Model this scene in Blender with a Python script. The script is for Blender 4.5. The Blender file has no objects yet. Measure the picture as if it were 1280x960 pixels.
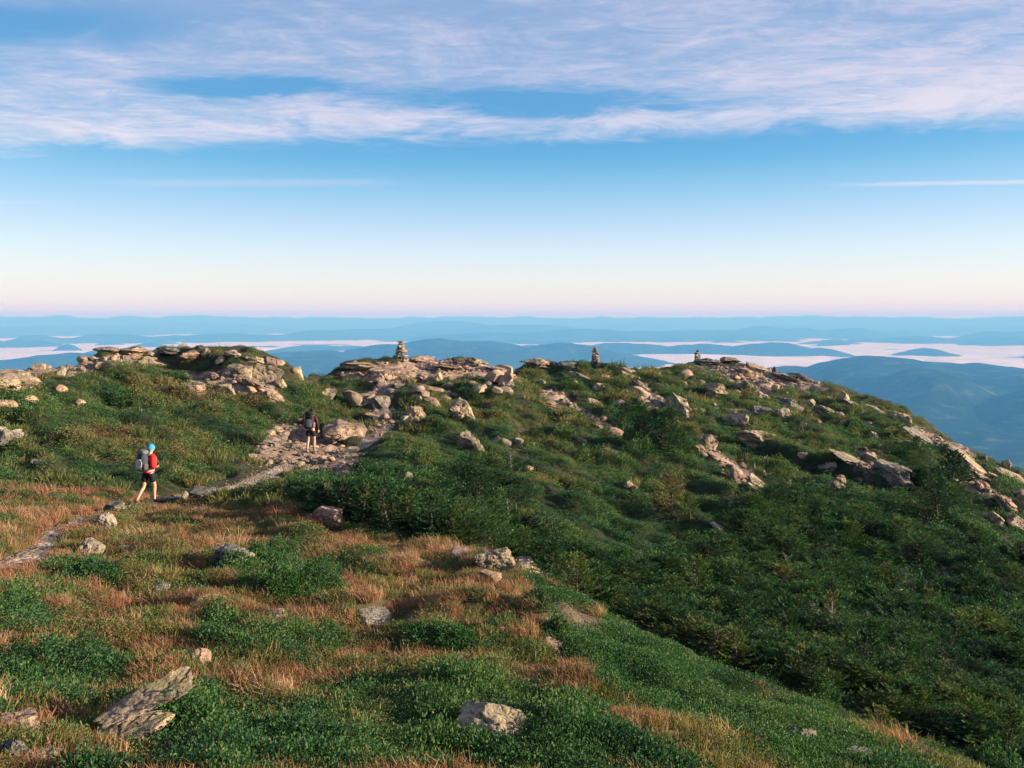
import bpy, bmesh, math, random
import numpy as np
from mathutils import Vector, Matrix, Euler

scene = bpy.context.scene
COL = scene.collection
rng = np.random.default_rng(11)
random.seed(11)
PI = math.pi
SUN_AZ, SUN_EL = math.radians(94.0), math.radians(13.0)

# ------------------------------------------------------------------ camera model (photo pixels 1280 x 960)
F = 985.0
PITCH = math.atan(84.0 / F)
CP, SP = math.cos(PITCH), math.sin(PITCH)

def ray(px, py):
    """direction in world space of a photo pixel (camera at the origin, looking along +Y)"""
    a = (np.asarray(px, float) - 640.0) / F
    b = -(np.asarray(py, float) - 480.0) / F
    return a, CP + b * SP, -SP + b * CP

def polar(px, py):
    x, y, z = ray(px, py)
    h = np.hypot(x, y)
    return np.arctan2(x, y), z / h

def to_pix(x, y, z):
    d = y * CP - z * SP
    u = y * SP + z * CP
    d = np.where(d < 0.05, 0.05, d)
    return 640.0 + F * x / d, 480.0 - F * u / d

# ------------------------------------------------------------------ noise
def _hash(ix, iy, iz, seed):
    h = (ix.astype(np.int64) * 374761393 + iy.astype(np.int64) * 668265263 + iz.astype(np.int64) * 2147483647 + seed * 974634777) & 0xFFFFFFFF
    h = ((h ^ (h >> 13)) * 1274126177) & 0xFFFFFFFF
    h = ((h ^ (h >> 16)) * 2246822519) & 0xFFFFFFFF
    return h ^ (h >> 15)

def noise3(x, y, z, seed=0):
    x = np.asarray(x, float); y = np.asarray(y, float) + 0 * x; z = np.asarray(z, float) + 0 * x
    xi, yi, zi = np.floor(x), np.floor(y), np.floor(z)
    fx, fy, fz = x - xi, y - yi, z - zi
    u = fx**3 * (fx * (fx * 6 - 15) + 10); v = fy**3 * (fy * (fy * 6 - 15) + 10); w = fz**3 * (fz * (fz * 6 - 15) + 10)
    out = 0
    for dx in (0, 1):
        for dy in (0, 1):
            for dz in (0, 1):
                h = _hash(xi + dx, yi + dy, zi + dz, seed)
                gx = (h & 1023) / 511.5 - 1; gy = ((h >> 10) & 1023) / 511.5 - 1; gz = ((h >> 20) & 1023) / 511.5 - 1
                dot = gx * (fx - dx) + gy * (fy - dy) + gz * (fz - dz)
                out = out + dot * (u if dx else 1 - u) * (v if dy else 1 - v) * (w if dz else 1 - w)
    return out * 1.25

def fbm(x, y, z=0.0, oct=4, seed=0, gain=0.5):
    s, a, f = 0, 1.0, 1.0
    for k in range(oct):
        s = s + a * noise3(np.asarray(x) * f, np.asarray(y) * f, np.asarray(z) * f + 7.3 * k, seed + k)
        a *= gain; f *= 2.03
    return s

def smooth(e0, e1, x):
    t = np.clip((x - e0) / (e1 - e0), 0, 1)
    return t * t * (3 - 2 * t)

def in_poly(px, py, poly):
    n = len(poly); c = np.zeros(np.shape(px), bool)
    j = n - 1
    for i in range(n):
        xi, yi = poly[i]; xj, yj = poly[j]
        cond = ((yi > py) != (yj > py)) & (px < (xj - xi) * (py - yi) / ((yj - yi) or 1e-9) + xi)
        c ^= cond
        j = i
    return c

# ------------------------------------------------------------------ terrain of the summit ridge
COLS = {
 -120: [(960,4.4),(860,6.2),(760,9),(700,12.5),(640,18),(610,24),(570,31),(520,38)],
 0:   [(960,4.3),(860,6.2),(760,9),(700,12.5),(650,18),(612,24),(565,31),(505,39)],
 160: [(960,4.2),(860,6.2),(760,9.2),(700,13),(650,19),(628,23.6),(590,28),(530,38),(470,49)],
 320: [(960,4.2),(860,6.2),(760,9.2),(700,13),(650,18.5),(615,24),(590,29),(560,34.5),(530,39),(500,44),(470,49)],
 400: [(960,4.2),(860,6.2),(760,9.2),(700,13),(645,17.5),(603,25),(574,33.5),(540,40),(505,48)],
 480: [(960,4.2),(860,6.2),(760,9.2),(700,13),(658,17.5),(625,22),(592,28),(545,38),(510,47),(480,56)],
 560: [(960,4.3),(860,6.2),(760,9),(700,13),(675,16),(634,24),(590,30),(540,40),(500,52),(470,63)],
 640: [(960,4.3),(860,6.3),(760,9.3),(708,13.5),(715,17.5),(655,23.5),(600,32),(550,42),(500,57),(475,70)],
 720: [(960,4.4),(860,6.4),(790,8.6),(748,11.5),(757,15.5),(694,21),(640,28),(580,39),(530,52),(490,68)],
 800: [(960,4.6),(880,6.3),(825,8.3),(797,10.5),(808,14),(745,19),(680,26.5),(620,35),(560,47),(510,66)],
 880: [(960,4.9),(900,6.2),(850,8.3),(832,10),(845,13),(785,17.5),(710,25),(640,34),(570,48),(510,72),(470,105)],
 960: [(960,5.2),(910,6.4),(880,8),(864,9.7),(878,12.7),(815,17),(740,24),(670,33),(600,46),(540,67),(490,98)],
 1040:[(960,5.6),(920,7),(900,8.6),(895,9.6),(910,12.5),(845,16.5),(770,23.5),(700,32),(620,47),(550,70)],
 1120:[(960,6.2),(940,7.3),(932,8.6),(945,12),(875,16.5),(800,23),(720,33),(640,47),(570,70)],
 1200:[(975,7),(962,8.3),(975,12),(895,17),(820,23.5),(740,33),(660,48),(600,68)],
 1280:[(1000,7.5),(987,8.5),(1000,12.5),(915,17.5),(840,24),(760,34),(690,48),(640,64)],
 1400:[(1060,8),(1040,12.5),(965,17.5),(880,25),(800,36),(730,52)],
}
CREST = [(-300,505,38),(-120,490,42),(0,472,45),(35,467,46),(70,459,49),(105,446,53),(125,438,55),(180,437,56),(250,436,57),(310,442,55),(345,450,54),
         (368,460,53),(384,472,54),(400,471,60),(425,459,64),(455,450,66),(500,451,67),(555,449,72),(600,456,76),(640,461,84),(672,452,88),(715,454,91),(744,454,92),
         (770,461,98),(790,464,106),(830,458,118),(860,451,126),(885,449,128),(925,453,126),(960,462,124),(975,468,122),(990,468,120),(1040,482,115),(1085,494,110),(1130,512,105),
         (1180,543,99),(1230,571,93),(1280,596,88),(1340,628,83),(1420,672,77),(1600,760,68)]
cr_phi, cr_t = polar([c[0] for c in CREST], [c[1] for c in CREST])
cr_r = np.array([c[2] for c in CREST], float)

_ctrl = []
for px, lst in COLS.items():
    for py, r in lst:
        ph, t = polar(px, py)
        _ctrl.append((float(ph), math.log(r), float(t)))
for ph, t, r in zip(cr_phi, cr_t, cr_r):
    _ctrl.append((float(ph), math.log(r), float(t)))
for px in (-200, 100, 400, 700, 1000, 1300, 1500):
    ph, _ = polar(px, 960)
    k = max(0, (px - 640) / 640.0)
    _ctrl.append((float(ph), math.log(2.0), -(1.95 + 0.25 * k) / 2.0))
    _ctrl.append((float(ph), math.log(1.2), -(1.75 + 0.05 * k) / 1.2))
CT = np.array(_ctrl)
KP = 2.6
def _tps(d2):
    return 0.5 * d2 * np.log(d2 + 1e-12)
_P = np.stack([CT[:, 0] * KP, CT[:, 1]], 1)
_n = len(_P)
_d2 = ((_P[:, None] - _P[None]) ** 2).sum(-1)
_A = np.zeros((_n + 3, _n + 3))
_A[:_n, :_n] = _tps(_d2) + np.eye(_n) * 2e-4
_A[:_n, _n] = 1; _A[:_n, _n + 1:] = _P
_A[_n:, :_n] = _A[:_n, _n:].T
_w = np.linalg.solve(_A, np.concatenate([CT[:, 2], np.zeros(3)]))

def tps_t(ph, lr):
    ph = np.asarray(ph); out = np.empty(ph.shape).ravel()
    a = (ph * KP).ravel(); b = (lr + 0 * ph).ravel()
    for s in range(0, len(a), 20000):
        d2 = (a[s:s+20000, None] - _P[None, :, 0]) ** 2 + (b[s:s+20000, None] - _P[None, :, 1]) ** 2
        out[s:s+20000] = _tps(d2) @ _w[:_n] + _w[_n] + a[s:s+20000] * _w[_n+1] + b[s:s+20000] * _w[_n+2]
    return out.reshape(ph.shape)

def relief(x, y, r):
    a = smooth(2, 9, r)
    n = (0.24 - 0.08 * smooth(20, 40, r)) * fbm(x / 0.95, y / 0.95, 0, 3, 21) * a
    n += 0.26 * fbm(x / 3.4, y / 3.4, 0, 3, 31) * smooth(6, 22, r)
    q = fbm(x / 7.0, y / 10.0, 0, 4, 41)
    n += 0.75 * q * smooth(24, 60, r)
    # broken bedrock steps on the farther slopes
    st = fbm(x / 5.0 + 0.3 * y / 5.0, y / 9.0, 3, 3, 45)
    n += 0.45 * (smooth(-0.06, 0.06, st) - 0.5 + 0.6 * (smooth(0.24, 0.32, st) + smooth(-0.36, -0.28, st) - 1)) * smooth(30, 60, r)
    # shallow gullies running down the fall line to the right
    a = (0.80 * x - 0.60 * y) / 13.0; b = (0.60 * x + 0.80 * y) / 2.9
    n += 0.66 * fbm(a, b, 6, 3, 48) * smooth(16, 34, r)
    return n

def fall(x, y, seed, s=1.0):
    return fbm((0.80 * x - 0.60 * y) / (11.0 * s), (0.60 * x + 0.80 * y) / (2.6 * s), 2, 4, seed)

PHMAX = 0.74
TRAIL_PX = [(-60,728),(0,704),(40,686),(75,667),(105,650),(135,638),(170,631),(210,627),(250,619),(290,608),(325,596),(355,583),(390,571),(425,562),(460,549),(484,533),(478,515),(470,500),(482,486),(496,474),(505,463)]

TR = None
def height_rp(ph, r, fine=True):
    ph = np.asarray(ph, float); r = np.asarray(r, float)
    pc = np.clip(ph, -PHMAX, PHMAX)
    rc = np.interp(pc, cr_phi, cr_r); tc = np.interp(pc, cr_phi, cr_t)
    rr = np.minimum(r, rc)
    t = tps_t(pc, np.log(np.maximum(rr, 1.0)))
    k = smooth(0.55, 1.0, rr / rc)
    t = t + (tc - tps_t(pc, np.log(rc))) * k
    d = np.maximum(r - rc, 0)
    z = t * rr + tc * d - 0.10 * d - np.where(d < 120, 0.0040 * d * d, 57.6 + 0.55 * (d - 120))
    z = np.maximum(z, -930.0)
    if fine:
        x, y = r * np.sin(ph), r * np.cos(ph)
        rel = relief(x, y, r)
        if TR is not None:
            nr = r < 70
            td = np.full(np.shape(x), 9.0); td[nr] = trail_dist(x[nr], y[nr]); rel = rel * (0.25 + 0.75 * smooth(0.35, 1.3, td))
        z = z + rel * (1 - 0.45 * smooth(0.9, 1.0, r / rc) * (r < rc * 1.2))
    return z

def height(x, y):
    return height_rp(np.arctan2(x, y), np.maximum(np.hypot(x, y), 0.3))

_RS = np.exp(np.linspace(math.log(2.2), math.log(140), 900))
def hit(px, py):
    """first point of the ground that a photo pixel looks at"""
    ph, t = polar(px, py)
    z = height_rp(np.full(_RS.shape, float(ph)), _RS)
    below = z - t * _RS
    rc = float(np.interp(ph, cr_phi, cr_r))
    idx = np.nonzero((below > 0) & (_RS < rc * 1.03))[0]
    i = idx[0] if len(idx) else int(np.argmax(np.where(_RS < rc * 1.02, z / _RS, -9)))
    r = _RS[i]
    return float(r * math.sin(ph)), float(r * math.cos(ph)), float(z[i])

def normal_at(x, y, e=0.35):
    e = e + 0 * x
    zx = (height(x + e, y) - height(x - e, y)) / (2 * e)
    zy = (height(x, y + e) - height(x, y - e)) / (2 * e)
    n = np.stack([-zx, -zy, np.ones_like(zx)], -1)
    return n / np.linalg.norm(n, axis=-1, keepdims=True)

# trail centre line in the world
_tr = np.array([hit(px, py) for px, py in TRAIL_PX])
def resample(p, step):
    d = np.r_[0, np.cumsum(np.linalg.norm(np.diff(p[:, :2], axis=0), axis=1))]
    s = np.arange(0, d[-1], step)
    q = np.stack([np.interp(s, d, p[:, k]) for k in range(2)], 1)
    for _ in range(3):
        q[1:-1] = (q[:-2] + 2 * q[1:-1] + q[2:]) / 4
    return q
TR = resample(_tr, 0.35)
def trail_dist(x, y):
    out = np.full(np.shape(x), 1e9)
    for q in TR:
        out = np.minimum(out, (x - q[0]) ** 2 + (y - q[1]) ** 2)
    return np.sqrt(out)

# ------------------------------------------------------------------ node helpers
def new_mat(name):
    m = bpy.data.materials.new(name); m.use_nodes = True
    nt = m.node_tree; nt.nodes.clear()
    out = nt.nodes.new('ShaderNodeOutputMaterial')
    return m, nt, out

class N:
    def __init__(s, nt): s.nt = nt
    def node(s, typ, **kw):
        n = s.nt.nodes.new(typ)
        for k, v in kw.items():
            setattr(n, k, v)
        return n
    def link(s, a, b): s.nt.links.new(a, b)
    def set(s, sock, v):
        if isinstance(v, bpy.types.NodeSocket): s.link(v, sock)
        else: sock.default_value = v
    def math(s, op, a, b=0.0, c=None, clamp=False):
        n = s.node('ShaderNodeMath', operation=op, use_clamp=clamp)
        s.set(n.inputs[0], a); s.set(n.inputs[1], b)
        if c is not None: s.set(n.inputs[2], c)
        return n.outputs[0]
    def mix(s, f, a, b, blend='MIX'):
        n = s.node('ShaderNodeMix', data_type='RGBA', blend_type=blend)
        s.set(n.inputs[0], f); s.set(n.inputs[6], a); s.set(n.inputs[7], b)
        return n.outputs[2]
    def noise(s, vec, scale, detail=4, rough=0.55, dist=0.0, typ='FBM'):
        n = s.node('ShaderNodeTexNoise', noise_type=typ)
        if vec is not None: s.link(vec, n.inputs['Vector'])
        n.inputs['Scale'].default_value = scale; n.inputs['Detail'].default_value = detail
        n.inputs['Roughness'].default_value = rough; n.inputs['Distortion'].default_value = dist
        return n.outputs['Fac']
    def ramp(s, f, stops, interp='LINEAR'):
        n = s.node('ShaderNodeValToRGB'); cr = n.color_ramp; cr.interpolation = interp
        while len(cr.elements) < len(stops): cr.elements.new(0.5)
        for e, (p, c) in zip(cr.elements, stops):
            e.position = p; e.color = (c[0], c[1], c[2], 1) if len(c) == 3 else c
        s.link(f, n.inputs[0])
        return n.outputs[0]
    def maprange(s, v, a, b, c=0.0, d=1.0, smoothstep=True):
        n = s.node('ShaderNodeMapRange', interpolation_type='SMOOTHSTEP' if smoothstep else 'LINEAR')
        s.set(n.inputs[0], v); s.set(n.inputs[1], a); s.set(n.inputs[2], b); s.set(n.inputs[3], c); s.set(n.inputs[4], d)
        return n.outputs[0]

def rgb(c): return (c[0], c[1], c[2], 1.0)

# ------------------------------------------------------------------ materials
def rock_material(name, light, dark, lichen, lich_amt=0.5):
    m, nt, out = new_mat(name); g = N(nt)
    tc = g.node('ShaderNodeTexCoord'); oi = g.node('ShaderNodeObjectInfo')
    off = g.node('ShaderNodeVectorMath', operation='ADD'); g.link(tc.outputs['Object'], off.inputs[0])
    rv = g.node('ShaderNodeCombineXYZ'); k = g.math('MULTIPLY', oi.outputs['Random'], 37.0)
    g.link(k, rv.inputs[0]); g.link(k, rv.inputs[1]); g.link(rv.outputs[0], off.inputs[1])
    v = off.outputs[0]
    base = g.mix(g.maprange(g.noise(v, 1.4, 6, 0.62), 0.36, 0.66), rgb(dark), rgb(light))
    tint = g.ramp(oi.outputs['Random'], [(0, (0.86, 0.88, 0.90)), (0.5, (1.0, 0.97, 0.93)), (1, (1.10, 1.0, 0.90))])
    base = g.mix(1.0, base, tint, 'MULTIPLY')
    grain = g.maprange(g.noise(v, 26, 4, 0.7), 0.3, 0.7, 0.72, 1.22)
    gc = g.node('ShaderNodeCombineColor'); [g.link(grain, gc.inputs[i]) for i in range(3)]
    base = g.mix(1.0, base, gc.outputs[0], 'MULTIPLY')
    li = g.maprange(g.noise(v, 3.1, 5, 0.7, 0.4), 0.60 - 0.12 * lich_amt, 0.68)
    base = g.mix(g.math('MULTIPLY', li, 0.75), base, rgb(lichen))
    dk = g.maprange(g.noise(v, 6.5, 5, 0.75, 0.3), 0.60, 0.70)
    base = g.mix(g.math('MULTIPLY', dk, 0.78), base, (0.045, 0.05, 0.048, 1))
    sv = g.node('ShaderNodeTexVoronoi'); sv.inputs['Scale'].default_value = 11; g.link(v, sv.inputs['Vector'])
    sp = g.math('MULTIPLY', g.maprange(sv.outputs['Distance'], 0.30, 0.18), g.maprange(g.noise(v, 2.2, 3, 0.6), 0.48, 0.60))
    base = g.mix(g.math('MULTIPLY', sp, 0.8), base, rgb([c * 1.25 for c in lichen]))
    # fissures
    vo = g.node('ShaderNodeTexVoronoi', feature='DISTANCE_TO_EDGE'); vo.inputs['Scale'].default_value = 1.3
    wv = g.node('ShaderNodeVectorMath', operation='ADD'); nz = g.node('ShaderNodeTexNoise'); nz.inputs['Scale'].default_value = 2.0; nz.inputs['Detail'].default_value = 4
    g.link(v, nz.inputs['Vector']); g.link(v, wv.inputs[0]); g.link(nz.outputs['Color'], wv.inputs[1]); g.link(wv.outputs[0], vo.inputs['Vector'])
    cr = g.maprange(vo.outputs['Distance'], 0.0, 0.035, 1.0, 0.0)
    base = g.mix(g.math('MULTIPLY', cr, 0.55), base, (0.03, 0.03, 0.03, 1))
    b = g.node('ShaderNodeBsdfPrincipled'); g.link(base, b.inputs['Base Color']); b.inputs['Roughness'].default_value = 0.9
    b.inputs['Specular IOR Level'].default_value = 0.2
    hsum = g.math('ADD', g.math('MULTIPLY', g.noise(v, 4.5, 8, 0.65), 1.0), g.math('MULTIPLY', g.noise(v, 22, 5, 0.7), 0.25))
    hsum = g.math('SUBTRACT', hsum, g.math('MULTIPLY', cr, 0.25))
    bp = g.node('ShaderNodeBump'); bp.inputs['Strength'].default_value = 0.85; bp.inputs['Distance'].default_value = 0.10
    g.link(hsum, bp.inputs['Height']); g.link(bp.outputs[0], b.inputs['Normal'])
    g.link(b.outputs[0], out.inputs['Surface'])
    return m

M_ROCK = rock_material('lichen_granite', (0.3290, 0.2800, 0.2100), (0.1330, 0.1155, 0.0910), (0.2310, 0.2170, 0.1050), 0.7)
M_ROCKG = rock_material('grey_granite', (0.2312, 0.2176, 0.1938), (0.0816, 0.0802, 0.0748), (0.1632, 0.1700, 0.1088), 0.6)
M_ROCKP = rock_material('pink_granite', (0.3264, 0.2414, 0.1904), (0.1632, 0.1190, 0.0952), (0.2312, 0.2040, 0.1360), 0.2)
M_ROCKD = rock_material('dark_granite', (0.1120, 0.1050, 0.0980), (0.0420, 0.0420, 0.0406), (0.0910, 0.0980, 0.0700), 0.4)

def leaf_material(name, stops, trans=0.35, rough=0.55, spec=0.3, glob=0.0):
    m, nt, out = new_mat(name); g = N(nt)
    at = g.node('ShaderNodeAttribute', attribute_type='INSTANCER', attribute_name='tint')
    lf = g.node('ShaderNodeAttribute', attribute_type='GEOMETRY', attribute_name='leaf')
    f = g.math('ADD', at.outputs['Fac'], g.math('MULTIPLY', g.math('SUBTRACT', lf.outputs['Fac'], 0.5), 0.46), clamp=True)
    c = g.ramp(f, stops)
    d = g.node('ShaderNodeBsdfPrincipled'); g.link(c, d.inputs['Base Color']); d.inputs['Roughness'].default_value = rough
    d.inputs['Specular IOR Level'].default_value = spec
    t = g.node('ShaderNodeBsdfTranslucent'); g.link(g.mix(1.0, c, (1.25, 1.35, 0.7, 1), 'MULTIPLY'), t.inputs['Color'])
    mx = g.node('ShaderNodeMixShader'); mx.inputs[0].default_value = trans
    g.link(d.outputs[0], mx.inputs[1]); g.link(t.outputs[0], mx.inputs[2]); g.link(mx.outputs[0], out.inputs['Surface'])
    return m

GREENS = [(0.0, (0.007, 0.022, 0.014)), (0.22, (0.016, 0.056, 0.024)), (0.45, (0.038, 0.106, 0.035)), (0.68, (0.084, 0.132, 0.040)), (0.85, (0.140, 0.110, 0.050)), (1.0, (0.165, 0.105, 0.060))]
M_LEAF = leaf_material('heath_leaves', GREENS, 0.32, 0.62, 0.16)
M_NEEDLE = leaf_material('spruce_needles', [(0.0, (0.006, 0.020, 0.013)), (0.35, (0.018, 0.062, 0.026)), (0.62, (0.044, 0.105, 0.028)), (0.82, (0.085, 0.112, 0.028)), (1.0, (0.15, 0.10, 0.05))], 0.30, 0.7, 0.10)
M_ORANGE = leaf_material('red_grass', [(0.0, (0.085, 0.070, 0.032)), (0.3, (0.180, 0.092, 0.052)), (0.6, (0.275, 0.125, 0.080)), (0.85, (0.29, 0.170, 0.110)), (1.0, (0.32, 0.24, 0.15))], 0.35, 0.6)
M_BLADE = leaf_material('green_blades', [(0.0, (0.0280, 0.0520, 0.0200)), (0.5, (0.0640, 0.0920, 0.0280)), (0.8, (0.1360, 0.1280, 0.0400)), (1.0, (0.2400, 0.1760, 0.0800))], 0.35, 0.55)

def plain(name, col, rough=0.8, spec=0.3, vary=0.25, scale=30.0, bump=0.0):
    m, nt, out = new_mat(name); g = N(nt)
    tc = g.node('ShaderNodeTexCoord')
    n = g.noise(tc.outputs['Object'], scale, 5, 0.6)
    c = g.mix(n, rgb([v * (1 - vary) for v in col]), rgb([min(1, v * (1 + vary)) for v in col]))
    b = g.node('ShaderNodeBsdfPrincipled'); g.link(c, b.inputs['Base Color'])
    b.inputs['Roughness'].default_value = rough; b.inputs['Specular IOR Level'].default_value = spec
    if bump:
        bp = g.node('ShaderNodeBump'); bp.inputs['Strength'].default_value = 0.6; bp.inputs['Distance'].default_value = bump
        g.link(n, bp.inputs['Height']); g.link(bp.outputs[0], b.inputs['Normal'])
    g.link(b.outputs[0], out.inputs['Surface'])
    return m
M_BARK = plain('grey_bark', (0.075, 0.062, 0.050), 0.9, 0.1, 0.4, 40, 0.01)
M_DEAD = plain('bleached_wood', (0.20, 0.175, 0.15), 0.9, 0.1, 0.35, 40, 0.01)

def ground_material():
    m, nt, out = new_mat('summit_ground'); g = N(nt)
    ge = g.node('ShaderNodeNewGeometry'); pos = ge.outputs['Position']
    at = g.node('ShaderNodeAttribute', attribute_name='cover')
    big = g.noise(pos, 0.35, 5, 0.6); mid = g.noise(pos, 2.6, 6, 0.65); fin = g.noise(pos, 19, 5, 0.7)
    var = g.math('ADD', g.math('MULTIPLY', mid, 0.9), g.math('MULTIPLY', fin, 0.8))
    vc = g.maprange(var, 0.5, 1.2, 0.42, 1.55); gc = g.node('ShaderNodeCombineColor'); [g.link(vc, gc.inputs[i]) for i in range(3)]
    c = g.mix(1.0, at.outputs['Color'], gc.outputs[0], 'MULTIPLY')
    c = g.mix(g.math('MULTIPLY', g.maprange(big, 0.45, 0.7), 0.35), c, (0.10, 0.085, 0.045, 1))
    b = g.node('ShaderNodeBsdfPrincipled'); g.link(c, b.inputs['Base Color']); b.inputs['Roughness'].default_value = 0.95; b.inputs['Specular IOR Level'].default_value = 0.1
    bp = g.node('ShaderNodeBump'); bp.inputs['Strength'].default_value = 0.9; bp.inputs['Distance'].default_value = 0.08
    g.link(var, bp.inputs['Height']); g.link(bp.outputs[0], b.inputs['Normal']); g.link(b.outputs[0], out.inputs['Surface'])
    return m

# ------------------------------------------------------------------ mesh helpers
def mesh_obj(name, verts, faces, mat=None, parent=None, smooth_sh=False, link=True):
    me = bpy.data.meshes.new(name)
    me.from_pydata([tuple(v) for v in verts], [], [tuple(f) for f in faces])
    if mat: me.materials.append(mat)
    if smooth_sh: me.polygons.foreach_set('use_smooth', np.ones(len(me.polygons), bool))
    me.update()
    o = bpy.data.objects.new(name, me)
    if link: COL.objects.link(o)
    if parent: o.parent = parent
    return o

def fast_mesh(name, V, Q, mats=(), mat_idx=None, smooth_sh=False):
    """V (n,3), Q (m,4) quads"""
    me = bpy.data.meshes.new(name)
    V = np.asarray(V, np.float32); Q = np.asarray(Q, np.int32)
    me.vertices.add(len(V)); me.vertices.foreach_set('co', V.ravel())
    k = Q.shape[1]
    me.loops.add(Q.size); me.loops.foreach_set('vertex_index', Q.ravel())
    me.polygons.add(len(Q)); me.polygons.foreach_set('loop_start', np.arange(0, Q.size, k, dtype=np.int32))
    for mt in mats: me.materials.append(mt)
    if mat_idx is not None: me.polygons.foreach_set('material_index', np.asarray(mat_idx, np.int32))
    me.polygons.foreach_set('use_smooth', np.full(len(Q), smooth_sh))
    me.update(calc_edges=True); me.validate()
    return me

def tag(o, label=None, cat=None, group=None, kind=None):
    if label: o['label'] = label
    if cat: o['category'] = cat
    if group: o['group'] = group
    if kind or cat: o['kind'] = kind or 'thing'
    return o

def grid_quads(nu, nv):
    i = np.arange(nu - 1)[:, None] * nv + np.arange(nv - 1)[None, :]
    return np.stack([i, i + nv, i + nv + 1, i + 1], -1).reshape(-1, 4)

# ------------------------------------------------------------------ zones (photo pixels projected on the ground: where each plant community grows)
THICK = [
 [(365,602),(400,588),(450,594),(520,607),(560,618),(640,662),(700,690),(760,720),(792,758),(772,768),(700,738),(655,708),(600,692),(520,670),(430,657),(395,642),(365,625)],
 [(790,765),(760,722),(800,715),(850,715),(900,735),(960,695),(1060,680),(1140,690),(1300,715),(1300,1010),(1200,945),(1100,905),(1000,865),(900,826),(830,800)],
 [(880,695),(940,640),(1000,612),(1060,632),(1150,640),(1220,680),(1300,690),(1300,745),(1060,690),(960,712)],
 [(765,515),(810,510),(850,540),(865,562),(800,572),(770,545)],
 [(560,592),(640,588),(650,640),(600,650),(565,630)],
 [(1105,570),(1180,560),(1215,620),(1180,650),(1120,640)],
]
MATS = [
 [(-40,835),(60,812),(120,820),(165,845),(120,880),(-40,905)],
 [(160,900),(240,872),(330,888),(420,905),(520,900),(560,940),(600,975),(90,975),(140,930)],
 [(330,882),(430,860),(540,838),(620,848),(690,878),(750,900),(810,930),(880,975),(620,975),(560,930),(400,905)],
 [(280,712),(350,695),(424,715),(420,742),(360,748),(290,740)],
 [(500,802),(560,782),(650,790),(610,815),(540,815)],
 [(60,715),(110,705),(150,712),(140,735),(70,730)],
 [(240,770),(330,775),(420,790),(440,815),(380,830),(300,815),(250,800)],
 [(330,690),(372,672),(380,690),(350,705)],
 [(255,690),(330,700),(300,715),(255,706)],
 [(-40,745),(30,740),(80,765),(60,790),(-40,790)],
]
FINE = [
 [(655,728),(720,768),(800,790),(880,828),(1000,870),(1100,930),(1200,985),(1010,975),(900,915),(800,885),(745,850),(690,810),(700,780)],
 [(640,706),(700,738),(780,782),(840,805),(900,836),(1000,868),(960,876),(800,800),(720,772),(650,732)],
]
SCREE = [
 [(308,578),(328,550),(345,532),(375,522),(408,548),(430,560),(452,572),(446,592),(428,602),(395,592),(370,580),(335,583)],
 [(458,494),(474,476),(496,464),(514,470),(496,490),(488,504),(468,504)], [(456,522),(470,510),(494,532),(468,547)],
 [(420,470),(455,456),(520,447),(600,452),(640,470),(660,478),(600,478),(540,474),(490,482),(450,480)],
 [(672,488),(692,486),(712,500),(735,515),(762,530),(775,545),(750,540),(715,520),(690,510)],
 [(780,478),(805,480),(835,505),(845,520),(820,520),(795,500)],
 [(868,545),(890,548),(905,570),(940,590),(968,612),(945,618),(915,600),(885,575)],
 [(228,468),(300,460),(345,468),(345,500),(300,492),(240,492)],
 [(860,458),(960,456),(1000,470),(1040,490),(960,490),(900,478)],
 [(935,478),(975,476),(985,492),(950,500)],
 [(1060,560),(1110,566),(1140,600),(1100,600),(1070,585)],
 [(1130,525),(1160,540),(1210,560),(1235,585),(1200,580),(1160,562)],
 [(690,745),(740,765),(770,790),(740,795),(700,775)],
 [(1180,585),(1225,590),(1250,620),(1220,625),(1190,605)],
 [(40,436),(90,452),(200,436),(190,448),(100,466),(20,470)],
]
def zone(px, py, polys, jit=6.0, seed=3):
    j1 = fbm(px / 22.0, py / 14.0, 0, 3, seed) * jit; j2 = fbm(px / 22.0, py / 14.0, 9, 3, seed + 50) * jit
    m = np.zeros(np.shape(px), bool)
    for p in polys: m |= in_poly(px + j1, py + j2, p)
    return m
EDGE_LINE = [(-200,600),(100,612),(270,622),(340,632),(400,642),(470,656),(560,676),(640,706),(720,747),(800,796),(880,831),(960,863),(1040,893),(1120,931),(1200,962),(1300,1000),(1500,1080)]
def foreground(px, py):
    return py + 9 * fbm(px / 45.0, py / 30.0, 0, 3, 91) > np.interp(px, [e[0] for e in EDGE_LINE], [e[1] for e in EDGE_LINE])

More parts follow.
